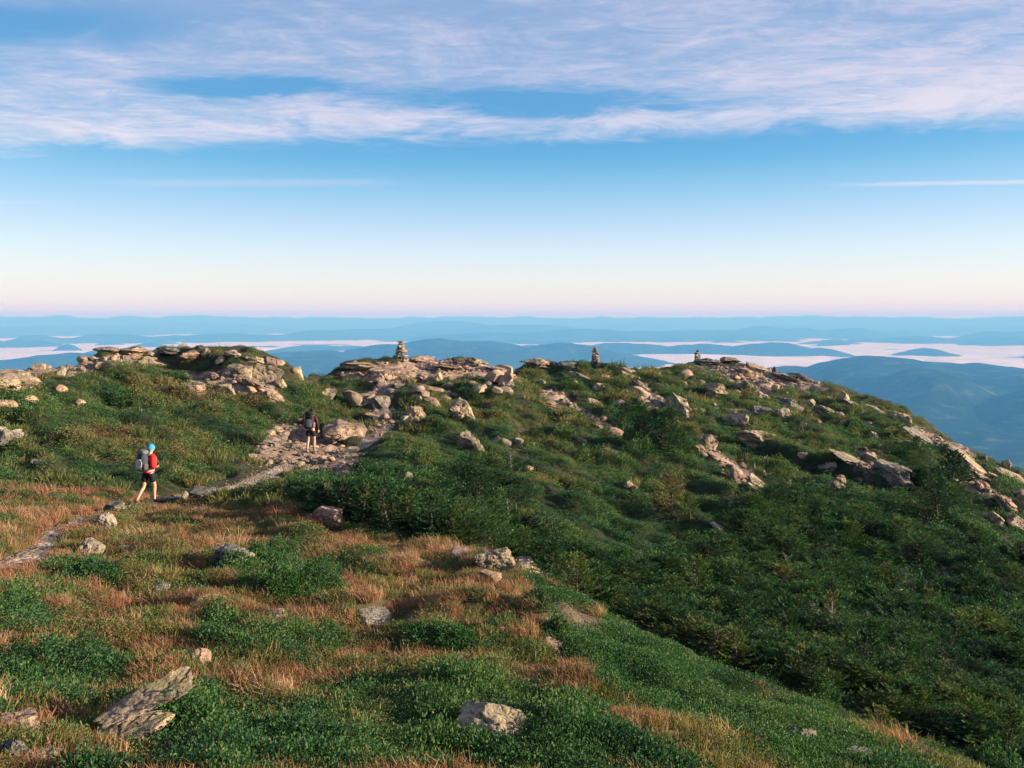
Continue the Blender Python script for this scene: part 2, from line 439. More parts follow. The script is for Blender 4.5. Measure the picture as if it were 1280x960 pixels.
# ------------------------------------------------------------------ ground sheet (near ridge, its flanks down to the valley)
def build_ground():
    nph, nr = 760, 640
    core = np.linspace(-0.70, 0.70, nph - 120)
    ph = np.concatenate([np.linspace(-1.85, -0.70, 60, endpoint=False), core, np.linspace(0.70, 2.0, 61)[1:]])
    nph = len(ph)
    r = np.concatenate([np.exp(np.linspace(math.log(0.5), math.log(150), nr)), np.exp(np.linspace(math.log(150), math.log(2600), 40))[1:]])
    nr = len(r)
    P, R = np.meshgrid(ph, r, indexing='ij')
    Z = height_rp(P, R)
    Z = np.where(R < 1.2, np.minimum(Z, 0) * 0 + np.interp(np.clip(P, -PHMAX, PHMAX), [-0.7, 0.7], [-1.75, -1.8]) - 0.0 * R, Z)
    X, Y = R * np.sin(P), R * np.cos(P)
    near = R < 70
    td = np.full(X.shape, 1e9); td[near] = trail_dist(X[near], Y[near])
    Z = Z - 0.07 * (1 - smooth(0.30, 0.75, td))
    me = fast_mesh('ground', np.stack([X, Y, Z], -1).reshape(-1, 3), grid_quads(nph, nr), [ground_material()], None, True)
    px, py = to_pix(X, Y, Z)
    cov = np.empty(X.shape + (4,), np.float32); cov[...] = (0.034, 0.036, 0.020, 1)
    fg = foreground(px, py) & (R < 26)
    n = fbm(X / 0.8, Y / 0.8, 0, 4, 77)
    tan = np.array((0.19, 0.14, 0.085, 1)); moss = np.array((0.045, 0.045, 0.024, 1)); soil = np.array((0.075, 0.060, 0.045, 1))
    k = smooth(-0.15, 0.25, n)[..., None]
    cov = np.where(fg[..., None], moss * (1 - k) + tan * k, cov)
    mats = zone(px, py, MATS) & fg
    cov[mats] = (0.035, 0.05, 0.022, 1)
    cov[zone(px, py, FINE, 6, 5) & fg] = (0.05, 0.06, 0.03, 1)
    cov[zone(px, py, THICK, 6, 6) & ~fg] = (0.03, 0.035, 0.02, 1)
    sc = zone(px, py, SCREE, 5, 8) & (R > 24)
    scr = np.array((0.25, 0.185, 0.15, 1)); n2 = fbm(X / 0.9, Y / 0.9, 3, 4, 78)
    cov[sc] = (scr * (0.75 + 0.5 * smooth(-0.4, 0.4, n2))[..., None])[sc]; cov[..., 3] = 1
    sc2 = zone(px, py, [SCREE[12]], 5, 8) & (R < 22)
    cov[sc2] = soil * 1.3
    a = me.color_attributes.new('cover', 'FLOAT_COLOR', 'POINT')
    a.data.foreach_set('color', cov.reshape(-1).astype(np.float32))
    o = bpy.data.objects.new('ground', me); COL.objects.link(o)
    tag(o, 'heath covered mountain ridge falling away to the right', 'mountain ridge', kind='structure')
build_ground()

# trail: a sheet of trodden gravel in the shallow groove
def build_trail():
    q = TR; t = np.gradient(q, axis=0); t /= np.linalg.norm(t, axis=1, keepdims=True); nrm = np.stack([-t[:, 1], t[:, 0]], 1)
    s = np.linspace(-1, 1, 13)
    L = np.arange(len(q)) * 0.35
    hw = (0.27 + 0.16 * smooth(24, 34, np.hypot(q[:, 0], q[:, 1]))) + 0.10 * fbm(L / 2.2, 0 * L, 0, 2, 5)
    X = q[:, None, 0] + nrm[:, None, 0] * s * hw[:, None]; Y = q[:, None, 1] + nrm[:, None, 1] * s * hw[:, None]
    wob = 0.10 * np.abs(s) * noise3(X * 2.6, Y * 2.6, 0, 63); X = X + nrm[:, None, 0] * wob * np.sign(s); Y = Y + nrm[:, None, 1] * wob * np.sign(s)
    X = X + 0.05 * noise3(X * 3, Y * 3, 0, 61)
    Z = height(X, Y) - 0.07 * (1 - smooth(0.30, 0.75, np.abs(s) * hw[:, None])) + 0.030 - 0.03 * s**4 + 0.02 * fbm(X * 5, Y * 5, 0, 2, 62)
    m, nt, out = new_mat('trail_gravel'); g = N(nt)
    ge = g.node('ShaderNodeNewGeometry'); v = ge.outputs['Position']
    vo = g.node('ShaderNodeTexVoronoi'); vo.inputs['Scale'].default_value = 14; g.link(v, vo.inputs['Vector'])
    hs = g.node('ShaderNodeSeparateColor'); g.link(vo.outputs['Color'], hs.inputs[0])
    c = g.mix(hs.outputs[0], (0.185, 0.145, 0.122, 1), (0.38, 0.315, 0.27, 1))
    c = g.mix(g.maprange(g.noise(v, 1.5, 5, 0.6), 0.4, 0.65), c, (0.15, 0.115, 0.085, 1))
    b = g.node('ShaderNodeBsdfPrincipled'); g.link(c, b.inputs['Base Color']); b.inputs['Roughness'].default_value = 0.95
    bp = g.node('ShaderNodeBump'); bp.inputs['Distance'].default_value = 0.05; bp.inputs['Strength'].default_value = 0.9
    g.link(g.math('SUBTRACT', 1.0, vo.outputs['Distance']), bp.inputs['Height']); g.link(bp.outputs[0], b.inputs['Normal']); g.link(b.outputs[0], out.inputs['Surface'])
    me = fast_mesh('trail', np.stack([X, Y, Z], -1).reshape(-1, 3), grid_quads(len(q), 13), [m], None, True)
    o = bpy.data.objects.new('trail', me); COL.objects.link(o)
    tag(o, 'narrow gravel footpath winding past both hikers to the first cairn', 'path', kind='structure')
build_trail()


# ------------------------------------------------------------------ rocks
_ico = {}
def ico(sub):
    if sub not in _ico:
        bm = bmesh.new(); bmesh.ops.create_icosphere(bm, subdivisions=sub, radius=1.0)
        V = np.array([v.co[:] for v in bm.verts]); Fc = np.array([[v.index for v in f.verts] for f in bm.faces]); bm.free()
        _ico[sub] = (V, Fc)
    return _ico[sub]

def rock_verts(seed, style='b', sub=4):
    V, Fc = ico(sub)
    r = np.random.default_rng(seed)
    V = V.copy()
    ncut = {'b': 15, 's': 11, 'o': 18, 'p': 10, 'k': 9}[style]
    for k in range(ncut):
        n = r.normal(size=3)
        if style == 's': n[2] *= 0.6
        n /= np.linalg.norm(n); d = r.uniform(0.42, 0.78)
        if style == 's' and k == 0: n, d = np.array([r.uniform(-.12, .12), r.uniform(-.12, .12), 1.0]), 0.45
        if style == 'p' and k < 4:
            a = k * PI / 2 + r.uniform(-.4, .4); n = np.array([math.cos(a), math.sin(a), 0.85]); n /= np.linalg.norm(n); d = r.uniform(.42, .55)
        h = V @ n - d
        V -= np.maximum(h, 0)[:, None] * n * 0.97
    if style == 'o':      # ledgy outcrop: bedding steps
        z = V[:, 2] + 0.25 * V[:, 0]
        st = 0.07 * np.sign(np.sin(z * 11 + 2 * noise3(V[:, 0] * 1.5, V[:, 1] * 1.5, V[:, 2] * 1.5, seed)))
        L = np.linalg.norm(V[:, :2], axis=1, keepdims=True) + 1e-6
        V[:, :2] += V[:, :2] / L * st[:, None] * 1.1
    s = 1.5
    dsp = 0.16 * fbm(V[:, 0] * s, V[:, 1] * s, V[:, 2] * s + seed * .37, 2, seed) + 0.045 * fbm(V[:, 0] * 5, V[:, 1] * 5, V[:, 2] * 5, 3, seed + 9)
    rg = fbm(V[:, 0] * 1.7, V[:, 1] * 1.7, V[:, 2] * 2.6 + seed, 3, seed + 31); dsp = dsp - 0.10 * np.exp(-(rg / 0.055) ** 2) + 0.03 * fbm(V[:, 0] * 11, V[:, 1] * 11, V[:, 2] * 11, 2, seed + 5)
    nn = V / (np.linalg.norm(V, axis=1, keepdims=True) + 1e-9)
    V = V + nn * dsp[:, None]
    lo, hi = V.min(0), V.max(0)
    return (V - (lo + hi) / 2) / (hi - lo), Fc     # unit box

def rock_mesh(name, seed, dims, style, mat, sub=4, tilt=(0, 0, 0)):
    V, Fc = rock_verts(seed, style, sub)
    V = V * np.array(dims)
    R = np.array(Euler(tilt).to_matrix())
    V = V @ R.T
    me = fast_mesh(name, V, Fc, [mat], None, True)
    me.set_sharp_from_angle(angle=math.radians(38))
    return me

G_FG = 'rocks in the heath of the foreground'
G_LH = 'rocks on the hill at the left'
G_CR = 'rocks round the first cairn'
G_MD = 'rocks on the hillside between the first and second cairn'
G_RT = 'rocks on the shoulder below the third cairn'
G_RS = 'rocks along the right hand slope'
NAMES = {'b': ('boulder', 'boulder'), 's': ('rock_slab', 'rock slab'), 'o': ('rock_outcrop', 'rock outcrop'), 'p': ('boulder', 'boulder'), 'k': ('dark_stone', 'stone')}
# cx, cy, width, height (photo pixels), style, tilt about the view axis (deg, + = right side down), material, label
ROCKS = [
 (617,912,98,66,'p',4,'R','pale peaked boulder among green leaves at the bottom centre',G_FG),
 (293,699,48,24,'s',-6,'G','bluish grey flat rock beside a green cushion left of centre',G_FG),
 (113,690,34,26,'p',-8,'R','pale upright rock with a grey flat one before it, right of the path',G_FG),
 (103,706,24,10,'s',0,'G','small flat grey rock in front of the pale upright one by the path',G_FG),
 (132,657,26,26,'b',-4,'G','big pale stone at the right edge of the path, nearest the camera',G_FG),
 (144,638,26,14,'s',-10,'G','long grey stone behind the big pale one at the path edge',G_FG),
 (468,780,48,22,'s',8,'G','dark grey flat rock in orange grass below the middle of the picture',G_FG),
 (409,652,38,26,'b',5,'P','pinkish rock in front of the dark thicket, where the orange grass ends',G_FG),
 (618,704,52,32,'b',6,'R','blunt pale boulder at the rim of the orange grass, by a green one',G_FG),
 (660,711,42,26,'b',6,'R','rounded lichen green boulder right of the blunt pale one at the rim',G_FG),
 (581,697,36,14,'s',8,'P','flat pinkish slab just left of the blunt boulder at the rim',G_FG),
 (612,722,32,12,'s',8,'P','low lilac flat rock below the blunt boulder at the rim',G_FG),
 (18,946,40,26,'b',0,'G','dark jagged rock in the lower left corner',G_FG),
 (60,949,34,18,'b',0,'G','small grey rock right of the jagged one in the lower left corner',G_FG),
 (20,912,52,26,'s',0,'P','pink rock with orange grass on it at the left edge',G_FG),
 (348,950,44,22,'s',0,'G','low grey rock at the bottom edge among green leaves',G_FG),
 (250,826,28,15,'b',0,'P','small pale rock above the split slab',G_FG),
 (226,873,34,16,'s',6,'P','flat pink rock touching the right side of the split slab',G_FG),
 (570,823,20,13,'b',0,'R','small whitish rock in the heath above the peaked boulder',G_FG),
 (1000,921,40,22,'b',14,'G','weathered rock in the low heath at the lower right',G_FG),
 (1076,948,36,15,'s',16,'G','low rock at the bottom edge, lower right',G_FG),
 (905,820,28,9,'s',18,'R','thin pale slab at the rim above the lower right heath',G_FG),
 (231,623,13,16,'p',0,'R','small pointed white stone on the path right of the red hiker',G_FG),
 (252,622,34,9,'s',0,'G','flat grey stone lying in the path right of the pointed white one',G_FG),
 (212,627,26,8,'s',0,'G','low stone at the feet of the hiker in red',G_FG),
 (200,738,24,9,'s',0,'G','small half buried rock in the grass below the green mound on the left',G_FG),
 (345,772,22,9,'s',4,'P','low pink rock in orange grass left of the dark grey flat one',G_FG),
 (690,815,24,10,'s',12,'P','small flat pink rock in bare soil right of centre',G_FG),
 (540,846,22,10,'b',0,'G','half hidden grey rock in green leaves left of the peaked boulder',G_FG),
 # ---- left hill
 (8,551,36,30,'b',8,'G','grey cracked boulder pair at the left edge, front one',G_LH),
 (2,538,24,14,'s',6,'G','grey slab behind the cracked boulder at the left edge',G_LH),
 (16,479,64,26,'s',0,'R','broad pale slab at the left edge near the crest',G_LH),
 (37,502,20,13,'b',10,'R','small yellowish boulder below the broad pale slab at the left edge',G_LH),
 (8,508,26,12,'s',0,'P','pink flat rock at the left edge under the broad slab',G_LH),
 (72,468,20,14,'b',0,'R','blocky pale boulder on the left crest, left of a narrow grey one',G_LH),
 (86,466,11,14,'s',55,'G','narrow leaning grey slab on the left crest',G_LH),
 (101,462,11,11,'b',0,'R','small round boulder right of the leaning slab on the left crest',G_LH),
 (103,450,13,9,'b',0,'R','small boulder on the left skyline, left of its twin',G_LH),
 (114,451,11,7,'b',0,'G','small grey boulder on the left skyline, right of its twin',G_LH),
 (127,458,18,10,'s',4,'R','low yellowish slab below the left end of the crest ledge',G_LH),
 (133,438,30,8,'s',0,'G','thin overhanging ledge at the left end of the hilltop',G_LH),
 (168,439,38,12,'o',0,'R','broken pale outcrop on the top of the left hill',G_LH),
 (187,443,24,9,'s',8,'R','flat slab right of the broken outcrop on the left hill',G_LH),
 (192,452,36,14,'s',20,'R','long sloping slab under the hilltop of the left hill',G_LH),
 (157,449,12,8,'b',0,'G','small grey block under the broken outcrop of the left hill',G_LH),
 (218,442,34,10,'o',0,'G','low ledge at the middle of the left hilltop',G_LH),
 (238,448,28,15,'b',0,'P','warm pink boulder at the middle of the left hilltop',G_LH),
 (259,445,14,13,'b',0,'R','squat boulder right of the warm pink one on the hilltop',G_LH),
 (250,434,12,7,'b',0,'D','dark knob on the very top of the left hill',G_LH),
 (290,444,22,13,'o',6,'R','stepped outcrop right of the top of the left hill',G_LH),
 (278,453,16,12,'b',0,'R','pale block under the stepped outcrop of the left hill',G_LH),
 (300,464,30,20,'b',0,'R','bright yellowish boulder in the middle of the left hill rocks',G_LH),
 (318,452,24,11,'s',12,'R','sloping slab on the right side of the left hilltop',G_LH),
 (340,454,32,14,'b',14,'P','long hump on the skyline at the right of the left hill',G_LH),
 (372,464,20,25,'p',30,'R','leaning boulder at the right end of the left hill',G_LH),
 (334,470,38,28,'b',10,'R','large boulder with a dark shaded side at the right of the left hill',G_LH),
 (351,478,16,20,'b',20,'R','tall pale boulder against the large shaded one on the left hill',G_LH),
 (321,486,42,16,'s',26,'P','sloping pink slab above the second hiker',G_LH),
 (344,495,24,16,'s',28,'P','lower pink slab that ends the sloping slabs of the left hill',G_LH),
 (243,489,28,15,'b',0,'P','wide pale boulder at the foot of the left hill rocks',G_LH),
 (282,489,24,22,'b',6,'R','yellowish boulder at the foot of the left hill rocks',G_LH),
 (266,472,22,11,'b',8,'P','pink broken rock above the two boulders at the foot of the left hill',G_LH),
 (305,479,20,9,'s',20,'P','small pink slab left of the sloping pink slabs',G_LH),
 (262,486,12,9,'b',0,'G','small grey rock between the two boulders at the foot of the left hill',G_LH),
 (160,498,26,7,'s',10,'R','thin slab showing through the grass in the middle of the left hill',G_LH),
 (100,505,14,8,'b',0,'P','little pink rock in the grass on the left hill',G_LH),
 (76,487,16,10,'b',0,'P','little orange rock in the grass below the left crest',G_LH),
 (48,578,16,8,'b',0,'G','small grey rock at the left edge of the grass above the path',G_LH),
 (410,495,22,21,'b',0,'R','round pale boulder alone in the green saddle above the trail',G_LH),
 # ---- first cairn
 (431,541,54,26,'s',4,'P','large flat topped boulder beside the trail right of the second hiker',G_CR),
 (475,504,26,22,'b',0,'G','blue grey shaded block in the middle of the trail',G_CR),
 (458,497,18,10,'s',0,'P','flat rock left of the shaded block in the trail',G_CR),
 (467,521,24,9,'s',12,'P','pink step in the trail below the shaded block',G_CR),
 (520,517,25,25,'b',5,'R','round pale boulder right of the trail',G_CR),
 (511,527,12,12,'b',0,'R','small block at the foot of the round pale boulder by the trail',G_CR),
 (525,499,10,10,'b',0,'R','small ball of rock above the round boulder by the trail',G_CR),
 (554,498,20,11,'b',6,'R','low boulder left of the big lichen boulder',G_CR),
 (547,473,14,17,'b',0,'R','upright block below the first cairn',G_CR),
 (559,481,18,9,'b',0,'R','flat block right of the upright one below the first cairn',G_CR),
 (541,487,32,9,'s',6,'P','long flat slab under the upright block below the first cairn',G_CR),
 (578,512,36,34,'b',8,'R','big yellow lichen boulder on the green slope below the first cairn',G_CR),
 (586,553,30,27,'b',10,'R','split boulder in dark spruce right of the trail, upper half',G_CR),
 (599,563,14,17,'b',0,'R','small block at the lower right of the split boulder in spruce',G_CR),
 (510,597,14,12,'b',0,'P','small orange rock on top of the thicket',G_CR),
 (447,462,52,16,'o',-4,'R','long rounded ledge at the left of the first cairn',G_CR),
 (484,467,50,18,'s',4,'P','smooth pink slab under the first cairn',G_CR),
 (436,456,26,12,'b',-12,'D','dark rounded rock at the left end of the first cairn ridge',G_CR),
 (527,449,36,10,'o',4,'P','low ledge right of the first cairn',G_CR),
 (595,452,36,13,'o',6,'R','blocky outcrop on the skyline right of the first cairn',G_CR),
 (570,449,22,9,'b',0,'D','dark rock on the skyline left of the blocky outcrop',G_CR),
 (560,461,44,9,'s',8,'P','wide pink pavement slab between first cairn and blocky outcrop',G_CR),
 (620,464,32,9,'s',10,'P','pink slab at the right end of the first cairn ridge',G_CR),
 (405,574,16,9,'b',0,'P','pink rubble block at the second hiker\'s right foot',G_CR),
 (420,585,24,12,'b',0,'P','largest block in the rubble patch below the trail',G_CR),
 (355,545,14,9,'b',0,'P','small block at the left end of the rubble by the second hiker',G_CR),
 # ---- middle hillside
 (674,454,54,16,'o',0,'R','domed outcrop on the skyline left of the second cairn',G_MD),
 (708,457,34,8,'s',4,'G','thin ledge between the domed outcrop and the second cairn',G_MD),
 (728,474,44,13,'s',24,'G','curved grey slab below the second cairn',G_MD),
 (748,480,16,22,'b',34,'R','warm end block of the curved slab below the second cairn',G_MD),
 (686,513,24,9,'s',16,'P','pink slab in the red brown grass of the middle slope',G_MD),
 (717,506,26,9,'s',28,'P','tilted pink slab right of the red brown grass',G_MD),
 (748,533,18,9,'s',20,'R','flat stone in the middle slope left of the dark spruces',G_MD),
 (758,536,10,7,'b',0,'R','small stone touching the flat one left of the dark spruces',G_MD),
 (768,567,24,8,'s',16,'P','long pale stone low on the middle slope',G_MD),
 (728,552,14,6,'s',16,'P','small pale stone low on the middle slope',G_MD),
 (785,470,22,10,'s',20,'R','slab at the notch between second and third cairn',G_MD),
 (802,482,28,14,'o',24,'G','broken ledge below the notch between the cairns',G_MD),
 (816,497,20,15,'b',20,'G','grey block at the left of the great outcrop',G_MD),
 (660,589,14,8,'b',0,'P','small orange rock in the green slope at the centre',G_MD),
 (900,667,32,18,'s',30,'R','bare pale slab alone in the green slope right of centre',G_MD),
 (793,461,3.5,5,'p',0,'D','tiny upright stone on the skyline between second and third cairn',G_MD),
 # ---- shoulder below the third cairn
 (849,509,54,48,'o',14,'R','great ledgy outcrop with a bright right face',G_RT),
 (822,503,28,26,'b',20,'G','grey mossy outcrop joined to the left of the great one',G_RT),
 (870,478,24,14,'b',0,'R','boulder above the great outcrop',G_RT),
 (896,487,36,24,'o',8,'R','stepped outcrop right of and above the great one',G_RT),
 (893,511,12,10,'b',0,'G','small grey block under the stepped outcrop',G_RT),
 (920,528,34,27,'b',10,'R','pale boulder with a flat cap on its top',G_RT),
 (928,516,30,10,'s',6,'R','flat cap stone on the pale boulder',G_RT),
 (943,550,50,28,'b',0,'R','big boulder with a grey left and bright right face',G_RT),
 (951,517,26,18,'b',12,'G','grey boulder right of the capped one',G_RT),
 (978,520,26,20,'b',8,'R','yellowish boulder in the middle of the shoulder',G_RT),
 (984,503,44,18,'o',10,'G','ragged grey ledge in the middle of the shoulder',G_RT),
 (1011,506,16,22,'s',50,'R','steep narrow slab at the right of the ragged ledge',G_RT),
 (1032,511,34,20,'o',24,'R','pale stepped ledge right of the steep narrow slab',G_RT),
 (933,466,32,12,'b',10,'R','low boulder below the skyline of the third cairn',G_RT),
 (886,452,40,10,'o',0,'G','dark flat ledge under the third cairn',G_RT),
 (913,450,28,8,'b',6,'R','smooth hump right of the third cairn',G_RT),
 (946,461,32,9,'s',16,'R','long slab falling right along the third cairn skyline',G_RT),
 (982,472,40,8,'s',20,'P','bare pink slab behind the two dark stones',G_RT),
 (968,463,7,11,'p',0,'D','larger of two dark stones standing on the skyline',G_RT),
 (974.5,467,4.5,6,'p',0,'D','smaller of two dark stones standing on the skyline',G_RT),
 (1000,468,34,9,'b',8,'D','dark rounded top right of the two standing stones',G_RT),
 (886,549,22,34,'b',28,'R','tall bright slab in the gully below the great outcrop',G_RT),
 (874,563,14,10,'b',0,'P','small block at the foot of the tall bright slab',G_RT),
 (893,572,22,11,'s',26,'P','sloping stone in the gully under the tall bright slab',G_RT),
 (920,592,20,24,'s',46,'P','orange slab in the lower gully',G_RT),
 (950,606,32,12,'s',34,'R','double slab at the end of the gully, upper stone',G_RT),
 (943,614,24,8,'s',34,'R','double slab at the end of the gully, lower stone',G_RT),
 (1003,576,14,12,'b',0,'R','small bright cube of rock in the dark shrubs of the shoulder',G_RT),
 (1036,584,28,17,'b',8,'R','low bright boulder right of the small cube of rock',G_RT),
 (1045,606,24,26,'o',14,'R','broken block in dark shrubs below the low bright boulder',G_RT),
 (1024,613,18,7,'s',0,'R','thin flat stone left of the broken block',G_RT),
 # ---- right-hand slope
 (1060,578,50,14,'s',22,'R','long thin ledge left of the folded outcrop',G_RS),
 (1086,569,24,26,'b',30,'R','leaning boulder above the folded outcrop',G_RS),
 (1119,592,52,46,'o',24,'G','large folded outcrop in the middle of the right hand slope',G_RS),
 (1140,631,16,9,'p',0,'R','small bright stone below the folded outcrop',G_RS),
 (1092,544,13,15,'b',0,'R','single block on the grass above the folded outcrop',G_RS),
 (1054,495,16,20,'b',10,'R','warm block on the skyline of the right hand slope',G_RS),
 (1066,505,30,9,'s',30,'G','grey slab running down from the warm skyline block',G_RS),
 (1126,523,26,24,'b',10,'R','big rounded boulder on the right skyline',G_RS),
 (1098,515,52,12,'s',22,'G','long grey slab leading to the big rounded skyline boulder',G_RS),
 (1152,549,56,12,'s',34,'G','long bare slab under the right skyline',G_RS),
 (1166,553,14,10,'b',20,'D','dark block lying on the long bare slab',G_RS),
 (1194,567,48,20,'s',28,'G','domed grey slab under the right skyline',G_RS),
 (1213,590,56,24,'s',38,'R','wide stepped slab falling to the right',G_RS),
 (1192,600,18,15,'b',10,'R','small pale boulder left of the wide stepped slab',G_RS),
 (1228,607,22,20,'b',30,'P','pink end of the wide stepped slab',G_RS),
 (1262,597,40,15,'s',24,'R','pale slab on the skyline near the right edge',G_RS),
 (1257,580,13,14,'b',0,'R','small block on the skyline near the right edge',G_RS),
 (1227,572,14,12,'b',0,'D','dark shrubby stone on the right skyline',G_RS),
 (1240,596,14,9,'s',24,'R','little slab left of the pale one near the right edge',G_RS),
 (1258,631,32,28,'o',34,'P','stacked pink slabs at the right edge',G_RS),
 (1244,649,22,20,'s',44,'R','tilted bare slab left of the right edge',G_RS),
 (1273,654,32,30,'b',36,'R','pale boulder cut by the right edge',G_RS),
 (1130,750,24,14,'s',30,'R','pale stone in the dark shrubs at the lower right',G_RS),
 (1165,770,14,8,'s',30,'R','little pale stone right of the stone in the dark shrubs',G_RS),
 (1072,606,14,8,'b',0,'P','little stone between the broken block and the folded outcrop',G_RS),
 (1052,532,12,7,'b',0,'R','little stone in the brown grass of the right hand slope',G_RS),
]
MATS_R = {'R': M_ROCK, 'G': M_ROCKG, 'P': M_ROCKP, 'D': M_ROCKD}
ROCK_SPOTS = []
for i, (cx, cy, w, h, st, tilt, mk, label, grp) in enumerate(ROCKS):
    x, y, z = hit(cx, cy + 0.34 * h)
    r = math.hypot(x, y); depth = y * CP - z * SP
    W = w * depth / F; H = h * depth / F
    rr = random.Random(500 + i)
    if r > 58: W *= 0.92
    if r > 42: H *= 0.88
    flat = st == 's'
    # height of the whole stone: what shows plus what is sunk in the ground; a slab also shows its top
    D = W * (rr.uniform(0.75, 1.0) if not flat else rr.uniform(0.9, 1.3))
    sn = max(0.0, -z / math.hypot(r, z))
    H_all = 1.22 * max(0.32 * H, H - 0.45 * D * sn) + (0.0 if r > 30 else 0.03)
    sub = 6 if r < 12 else (5 if w > 22 else 4)
    name, cat = NAMES[st]
    th = math.radians(tilt)
    me = rock_mesh(name, 900 + i * 7, (W * 1.04, D, H_all * (1.0 if abs(tilt) < 20 else 0.72)), st, MATS_R[mk], sub, (rr.uniform(-.08, .16), th, 0))
    zs = np.empty(len(me.vertices) * 3, np.float32); me.vertices.foreach_get('co', zs); zmin = zs[2::3].min(); zmax = zs[2::3].max()
    o = bpy.data.objects.new(name, me); COL.objects.link(o)
    yaw = math.atan2(-x, y)
    o.rotation_euler = (0, 0, yaw)
    fx, fy = x / r, y / r
    cxw, cyw = x + fx * D * 0.30, y + fy * D * 0.30
    zg = float(height(np.array([x + fx * 0.1]), np.array([y + fy * 0.1]))[0])
    bury = (0.20 if r < 26 else (0.30 if r < 58 else 0.36)) * (zmax - zmin)
    o.location = (cxw, cyw, zg - zmin - bury)
    tag(o, label, cat, grp)
    ROCK_SPOTS.append((cxw, cyw, max(W, D) * 0.5))

# the split slab of the foreground: two tilted leaves of rock
x, y, z = hit(165, 921)
root = bpy.data.objects.new('split_slab', None); COL.objects.link(root); root.location = (x, y, z); root.rotation_euler = (0, 0, math.atan2(-x, y))
tag(root, 'large tilted lichen slab split in two leaves at the lower left', 'rock slab', G_FG)
k = (y * CP - z * SP) / F
for nm, (ox, oz, oy), dims, tl, sd in (('slab_leaf', (0.08, 0.17, 0.06), (122, 54, 22), -17, 41), ('slab_leaf', (-0.03, 0.03, -0.04), (124, 58, 34), -20, 57)):
    me = rock_mesh(nm, sd, [d * k for d in dims], 's', M_ROCK, 6, (0.42, math.radians(tl), 0.0))
    o = bpy.data.objects.new(nm, me); COL.objects.link(o); o.parent = root; o.location = (ox, oy, oz)
ROCK_SPOTS.append((x, y, 0.42))

# cairns: each stone is a part
CAIRN_AT = {}
def cairn(px, py_base, h_px, w_px, label, seed, plan):
    x, y, z = hit(px, py_base)
    k = (y * CP - z * SP) / F
    H, W = h_px * k, w_px * k
    root = bpy.data.objects.new('cairn', None); COL.objects.link(root)
    root.location = (x, y, z - 0.04); root.rotation_euler = (0, 0, math.atan2(-x, y))
    tag(root, label, 'cairn', 'stone cairns along the ridge')
    r = random.Random(seed); zz = 0.0
    tot = sum(p[2] for p in plan)
    for n, wf, hf in plan:
        hh = hf / tot * H
        for j in range(n):
            sw = W * wf / (n ** 0.8) * r.uniform(1.0, 1.2)
            a = j / max(n, 1) * 2 * PI + r.uniform(0, 1)
            rad = 0 if n == 1 else W * wf * 0.27
            me = rock_mesh('stone', seed * 100 + int(zz * 1000) + j, (sw, sw * r.uniform(.75, 1), hh * 1.25), 'b' if n > 1 else 's', r.choice([M_ROCK, M_ROCKG, M_ROCKP]), 3, (r.uniform(-.12, .12), r.uniform(-.15, .15), r.uniform(0, 6)))
            o = bpy.data.objects.new('stone', me); COL.objects.link(o); o.parent = root
            o.location = (rad * math.cos(a) + r.uniform(-.03, .03) * W, rad * math.sin(a), zz + hh * 0.5)
        zz += hh
    CAIRN_AT[px] = (x, y, z)
cairn(501, 452, 25, 24, 'tallest stone cairn, its right half sunlit, at the top of the footpath', 3,
      [(5, 1.0, .16), (4, .92, .15), (4, .78, .14), (3, .66, .13), (3, .52, .12), (2, .40, .11), (1, .40, .09), (1, .26, .10)])
cairn(744, 454, 20, 15, 'dark tapering stone cairn on the skyline at the middle of the ridge', 5,
      [(5, 1.0, .18), (4, .85, .17), (3, .70, .16), (2, .55, .14), (1, .60, .11), (1, .42, .12), (1, .30, .12)])
cairn(872, 449, 14, 13, 'farthest and smallest stone cairn, squat, on a flat ledge', 8,
      [(5, 1.0, .22), (4, .80, .20), (2, .66, .2), (1, .52, .18), (1, .30, .20)])

# ------------------------------------------------------------------ plants: prototypes
def leaf_attr(me, vals):
    a = me.attributes.new('leaf', 'FLOAT', 'POINT'); a.data.foreach_set('value', np.asarray(vals, np.float32))

def leaves(P, A, S, L, W):
    """rhombic leaves: base P, axis A, side S, length L, width W -> verts, quads"""
    mid = P + A * (L * 0.55)[:, None]
    V = np.stack([P, mid + S * (W / 2)[:, None], P + A * L[:, None], mid - S * (W / 2)[:, None]], 1)
    n = len(P); return V.reshape(-1, 3), np.arange(4 * n).reshape(n, 4)

def unit(v): return v / (np.linalg.norm(v, axis=-1, keepdims=True) + 1e-9)

def leaf_clump(name, seed, n, R, H, ll, lw, mat, up=0.6, lumpy=0.35):
    r = np.random.default_rng(seed)
    th = r.uniform(0, 2 * PI, n); rho = np.sqrt(r.uniform(0, 1, n))
    x, y = R * rho * np.cos(th), R * rho * np.sin(th)
    top = H * (1 - rho**2.4) * (1 + lumpy * fbm(x / R * 1.9, y / R * 1.9, seed, 3, seed))
    z = top * r.uniform(0.35, 1.0, n)**0.6 + r.normal(0, H * 0.05, n)
    P = np.stack([x, y, z], 1)
    out = np.stack([np.cos(th) * rho, np.sin(th) * rho, np.full(n, up)], 1)
    A = unit(out + r.normal(0, 0.65, (n, 3)))
    S = unit(np.cross(A, r.normal(size=(n, 3))))
    L = ll * r.uniform(0.65, 1.3, n); W = lw * r.uniform(0.7, 1.2, n)
    V, Q = leaves(P, A, S, L, W)
    me = fast_mesh(name, V, Q, [mat]); leaf_attr(me, np.repeat(r.uniform(0, 1, n), 4)); return me

